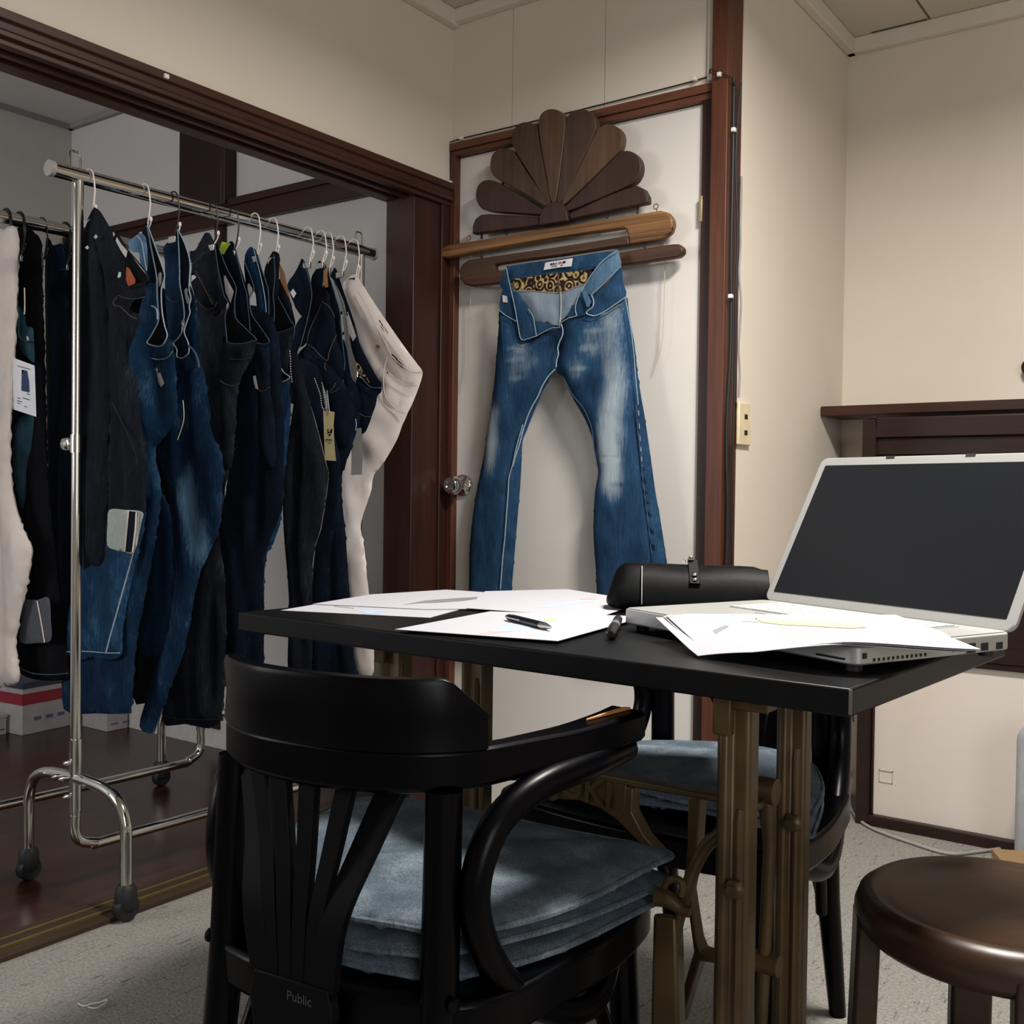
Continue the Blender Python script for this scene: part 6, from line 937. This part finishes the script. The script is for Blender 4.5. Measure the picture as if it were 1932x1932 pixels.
# leather roll
M_lea = plain('black_leather', '#050608', .5, 0, .1, .3, 40, .12)
pc = thing('leather_pouch', 'black leather tool roll with a snap strap, lying behind the laptop', 'pouch', (-.75, 1.48, .736))
P0, P1 = Vector((-.846, 1.452, .7385)), Vector((-.648, 1.565, .736)); dx = (P1-P0); Ln = dx.length; dx.normalize(); dy = Vector((-dx.y, dx.x, 0))
def pf(x, y, z): return tuple(P0+dx*x+dy*y+Vector((0, 0, z)))
sec = [(-.036, .0), (-.047, .010), (-.046, .026), (-.030, .052), (-.014, .070), (0, .074), (.014, .070), (.030, .052), (.046, .026), (.047, .010), (.036, .0)]
vs = []; fs = []; xs = [(-.012, .45, .012), (-.008, .8, .003), (.004, .97, 0), (.03, 1, 0), (.1, 1.0, 0), (.17, 1, 0), (Ln, .97, 0), (Ln+.008, .85, .002)]
for x, k, z0 in xs: vs += [pf(x+(.012*(h/.074) if x < .02 else 0), y*k, z0+h*(k if k < .9 else 1)+.0015*math.sin(x*60+y*80)) for y, h in sec]
n = len(sec)
for i in range(len(xs)-1): fs += [(i*n+k, i*n+(k+1) % n, (i+1)*n+(k+1) % n, (i+1)*n+k) for k in range(n)]
fs += [tuple(range(n))[::-1], tuple((len(xs)-1)*n+k for k in range(n))]
MB().raw(vs, fs).build('body', M_lea, pc, sub=1)
fp = []; 
for x in np.linspace(.045, Ln+.012, 9): fp += [pf(x, -.0485, .010), pf(x, -.0485, .026), pf(x, -.034, .052), pf(x, -.018, .068+.002*math.sin(x*40)), pf(x, -.014, .069+.002*math.sin(x*40)), pf(x, -.030, .051), pf(x, -.044, .026), pf(x, -.044, .010)]
ff = [(i*8+k, i*8+(k+1) % 8, i*8+8+(k+1) % 8, i*8+8+k) for i in range(8) for k in range(8)]+[tuple(range(8))[::-1], tuple(64+k for k in range(8))]
fl_ = MB().raw(fp, ff).build('front_flap', M_lea, pc, bev=.001)
MB().tube([pf(.0452, -.0490, .012), pf(.0452, -.0490, .027), pf(.0452, -.0345, .053), pf(.0455, -.019, .069)], .0007, 6).build('flap_edge', plain('bare_leather_edge', '#b9bcc2', .5), fl_)
st_ = MB().hexa([pf(.118, -.0395, .044), pf(.135, -.0395, .044), pf(.133, -.002, .077), pf(.117, -.002, .077)], [pf(.118, -.0435, .046), pf(.135, -.0435, .046), pf(.133, -.003, .081), pf(.117, -.003, .081)]).build('snap_strap', M_lea, pc, bev=.001)
for x, y, z in ((.1265, -.0375, .0525), (.1263, -.0305, .0595)): MB().lathe([(.004, -.002), (.0042, .0005), (.003, .0018), (.001, .0024)], pf(x, y, z), 'z', 12).build('snap_button', M_steel, st_)
MB().lathe([(.005, 0), (.004, .004), (.002, .006)], pf(.122, -.004, .080), 'z', 12).lathe([(.003, 0), (.0025, .003), (.001, .004)], pf(.111, -.006, .076), 'z', 10).build('buckle', M_chrome, pc)
# pens
pn = thing('pen', 'black and silver ballpoint pen lying on the jeans drawing', 'pen', (-.83, 1.2, .74))
a, b = Vector((-0.8669,1.1969,0.7445)), Vector((-0.756,1.1406,0.7445)); dd = b-a
MB().tube([a, a+dd*.03, a+dd*.10, a+dd*.12, a+dd*.78], [.003, .0045, .0045, .0052, .0052], 14).build('barrel', plain('black_barrel', '#0d0e12', .3), pn)
MB().tube([a+dd*.78, a+dd*.86, a+dd*.97, a+dd*1.0], [.0052, .005, .0022, .0008], 14).build('tip', M_steel, pn)
MB().tube([a+dd*.02+Vector((0, -.005, .001)), a+dd*.3+Vector((0, -.0062, .001)), a+dd*.34+Vector((0, -.005, .001))], .0012, 8).build('clip', M_steel, pn)
MB().tube([a-dd*.03, a], .0026, 12).build('push_button', M_steel, pn)
mk_ = thing('marker_pen', 'capped black marker with a silver band, beside the laptop corner', 'pen', (-.68, 1.2, .736))
a, b = Vector((-0.7253,1.2932,0.7435)), Vector((-0.6496,1.1426,0.7435)); dd = (b-a)*.92; a += Vector((-.012, -.012, 0))
MB().tube([a, a+dd*.55], .0064, 16).build('barrel', plain('grey_black_barrel', '#16181b', .4), mk_)
MB().tube([a+dd*.35, a+dd*.52], .0066, 16).build('band', plain('silver_band', '#8f949b', .35, .6), mk_)
MB().tube([a+dd*.55, a+dd*.93, a+dd], [.0072, .0066, .004], 16).build('cap', plain('black_cap', '#0c0d10', .35), mk_)
# ================================================================ boxes on the back room floor
M_box = plain('white_carton', '#a9a4a6', .6, var=.08); M_redb = plain('red_carton_band', '#8c2432', .6); M_blueb = plain('navy_carton_lid', '#2b3047', .6)
def carton(label, c, sx, sy, sz, rz, red=True):
    t = thing('shoe_box', label, 'box', (c[0], c[1], .002), rz, 'boxes on the back room floor')
    LB().box((-sx/2, -sy/2, 0), (sx/2, sy/2, sz)).build('carton', M_box, t, bev=.002)
    if red: LB().box((-sx/2-.001, -sy/2-.001, sz*.58), (sx/2+.001, sy/2+.001, sz*.8)).build('colour_band', M_redb, t)
    LB().box((-sx/2-.003, -sy/2-.003, sz*.9), (sx/2+.003, sy/2+.003, sz+.004)).build('lid', M_blueb if red else M_box, t, bev=.001)
    for k in range(3): LB().box((sx/2+.0002, -sy*.3+k*.05, sz*.25), (sx/2+.001, -sy*.3+k*.05+.03, sz*.32)).build('print_line', plain('carton_print', '#5a5d78', .7) if k == 0 else bpy.data.materials['carton_print'], t)
carton('white box with red band and navy lid on the back room floor', (-3.80, 2.19, 0), .17, .24, .19, .1)
carton('plain small white box at the left edge, beside the red-banded box', (-3.83, 1.97, 0), .12, .17, .07, .05, False)
carton('plain white box in the corner behind the red-banded box', (-3.60, 2.35, 0), .16, .09, .09, 0, False)
# ================================================================ small fittings
sw = thing('light_switch', 'cream double light switch on the wall right of the door', 'switch', (XR, 2.48, 1.098))
MB().box((XR, 2.444, 1.045), (XR+.009, 2.517, 1.152)).build('plate', plain('cream_plastic', '#ded0ae', .4), sw, bev=.003)
for z in (1.117, 1.077): MB().box((XR+.008, 2.476, z-.006), (XR+.0105, 2.494, z+.006)).build('rocker', M_gap, sw, bev=.001)
M_cable = plain('black_cable', '#17181b', .5)
cbz = MB().tube([(XL+.006, YD-.008, 1.80), (XL+.004, YD-.01, 1.86), (XL+.004, YD-.01, 1.925), (XL+.015, YD-.008, 1.942), (-1.75, YD-.006, 1.944), (-1.45, YD-.006, 1.946), (-1.18, YD-.006, 1.95), (-1.145, YD-.006, 1.957), (-1.125, YD-.04, 1.954), (-1.095, YD-.041, 1.935), (XR+.006, YD-.038, 1.925), (XR+.009, YD-.01, 1.9)], .0018, 8, sm=4).build('cable', M_cable)
tag(cbz, 'thin black cable clipped along the top of the door frame', 'cable')
def dropcable(label, dx, dy, r, sd, z0, z1):
    rs = random.Random(sd); o = MB().tube([(XR+.008+dx+.003*rs.uniform(-1, 1), YD-.02+dy+.006*rs.uniform(-1, 1), z0+(z1-z0)*k/9) for k in range(10)], r, 8, sm=4).build('cable', M_cable if sd != 3 else plain('grey_cable', '#8d8f92', .5)); tag(o, label, 'cable')
dropcable('thick black cable running down the right side of the tall door post', 0, 0, .0045, 1, 1.93, .02)
dropcable('thinner black cable beside the thick one on the door post', .006, .014, .003, 2, 1.92, .3)
dropcable('grey cable bowing away from the door post down to the light switch', .007, .038, .0028, 3, 1.7, 1.16)
for i, (x, y, z) in enumerate(((-1.92, YD-.012, 1.943), (-1.18, YD-.012, 1.952), (-1.10, YD-.042, 1.935), (XR+.012, YD-.028, 1.80), (XR+.012, YD-.03, 1.40), (XL+.023, 1.405, 1.803), (XL+.008, YD-.015, 1.82))):
    o = MB().box((x-.005, y-.006, z-.005), (x+.005, y+.006, z+.005)).build('cable_clip', M_white, bev=.0015)
    tag(o, ('white cable clip at the top left corner of the door frame', 'white cable clip at the top right corner of the door frame', 'white cable clip on the face of the tall post', 'upper white nail clip on the right side of the tall post', 'lower white nail clip on the right side of the tall post', 'white clip on the grooved lintel above the garment racks', 'white clip where the lintel meets the door frame')[i], 'clip', 'white cable clips')
kw = thing('coat_knob', 'dark knob high on the far wall at the right edge of the picture', 'knob', (-.548, YB, 1.285))
MB().lathe([(.024, -.002), (.024, -.006), (.01, -.01), (.009, -.02), (.02, -.026), (.024, -.036), (.018, -.046), (.004, -.048)], (-.545, YB, 1.285), 'y', 20).build('knob', M_black, kw)
fc = MB().tube([(-0.9388,2.95,0.3429),(-0.9552,2.97,0.2322),(-1.0552,3.3101,0.012),(-1.0263,3.2113,0.006),(-0.966,3.0543,0.006),(-0.8811,2.9363,0.006),(-0.7499,2.8709,0.006),(-0.6505,2.8447,0.006),(-0.5885,2.9132,0.006),(-0.5145,3.0279,0.006)], .0042, 8, sm=5).build('floor_cable', plain('pale_grey_cord', '#9c9a96', .5)); tag(fc, 'pale grey cord trailing on the carpet in front of the low cabinet', 'cable')
wc = MB().tube([(-.96+.012*math.cos(a*1.3), 2.99+.01*math.sin(a), .28+.022*a) for a in np.linspace(0, 9, 40)], .003, 6).build('coiled_cord', M_cable); tag(wc, 'dark coiled cord hanging in the gap left of the low cabinet', 'cable')
ap = thing('electric_heater', 'light grey rounded appliance at the right edge, in front of the low cabinet', 'appliance', (-.35, 2.80, 0))
fprism(MB(), frame3((0, 0, 0), (1, 0, 0), (0, 0, 1), (0, 1, 0)), rrect(-.484, .012, -.13, .378, .04), 2.76, 2.88).build('casing', plain('pale_grey_plastic', '#9a9da2', .5), ap, bev=.012)
MB().box((-.45, 2.77, 0), (-.40, 2.87, .013)).box((-.22, 2.77, 0), (-.17, 2.87, .013)).build('foot', M_gap, ap)
fprism(MB(), frame3((0, 0, 0), (1, 0, 0), (0, 0, 1), (0, 1, 0)), rrect(-.44, .06, -.17, .32, .02), 2.757, 2.762).build('front_panel', plain('grey_grille', '#7d8086', .5), ap)
cdm = thing('cardboard_box', 'brown cardboard box behind the stool at the right edge', 'box', (-.36, 2.56, 0))
MB().box((-.465, 2.45, 0), (-.25, 2.70, .10), math.radians(25)).build('carton', plain('brown_cardboard', '#7a5c38', .85, nscale=80), cdm, bev=.002)
MB().box((-.467, 2.448, .085), (-.248, 2.702, .102), math.radians(25)).build('corrugated_rim', plain('cardboard_rim', '#8f7550', .9, nscale=200, bump=.5), cdm)
tr = MB().tube([(-1.698,1.0581,0.003),(-1.6793,1.0577,0.004),(-1.6741,1.0688,0.005),(-1.6695,1.0845,0.004),(-1.6675,1.0959,0.004),(-1.6581,1.0834,0.004),(-1.6562,1.0656,0.004),(-1.6681,1.0588,0.005)], .0011, 6, sm=4).build('thread_scrap', M_white); tag(tr, 'scrap of white thread lying on the carpet at the lower left', 'thread')
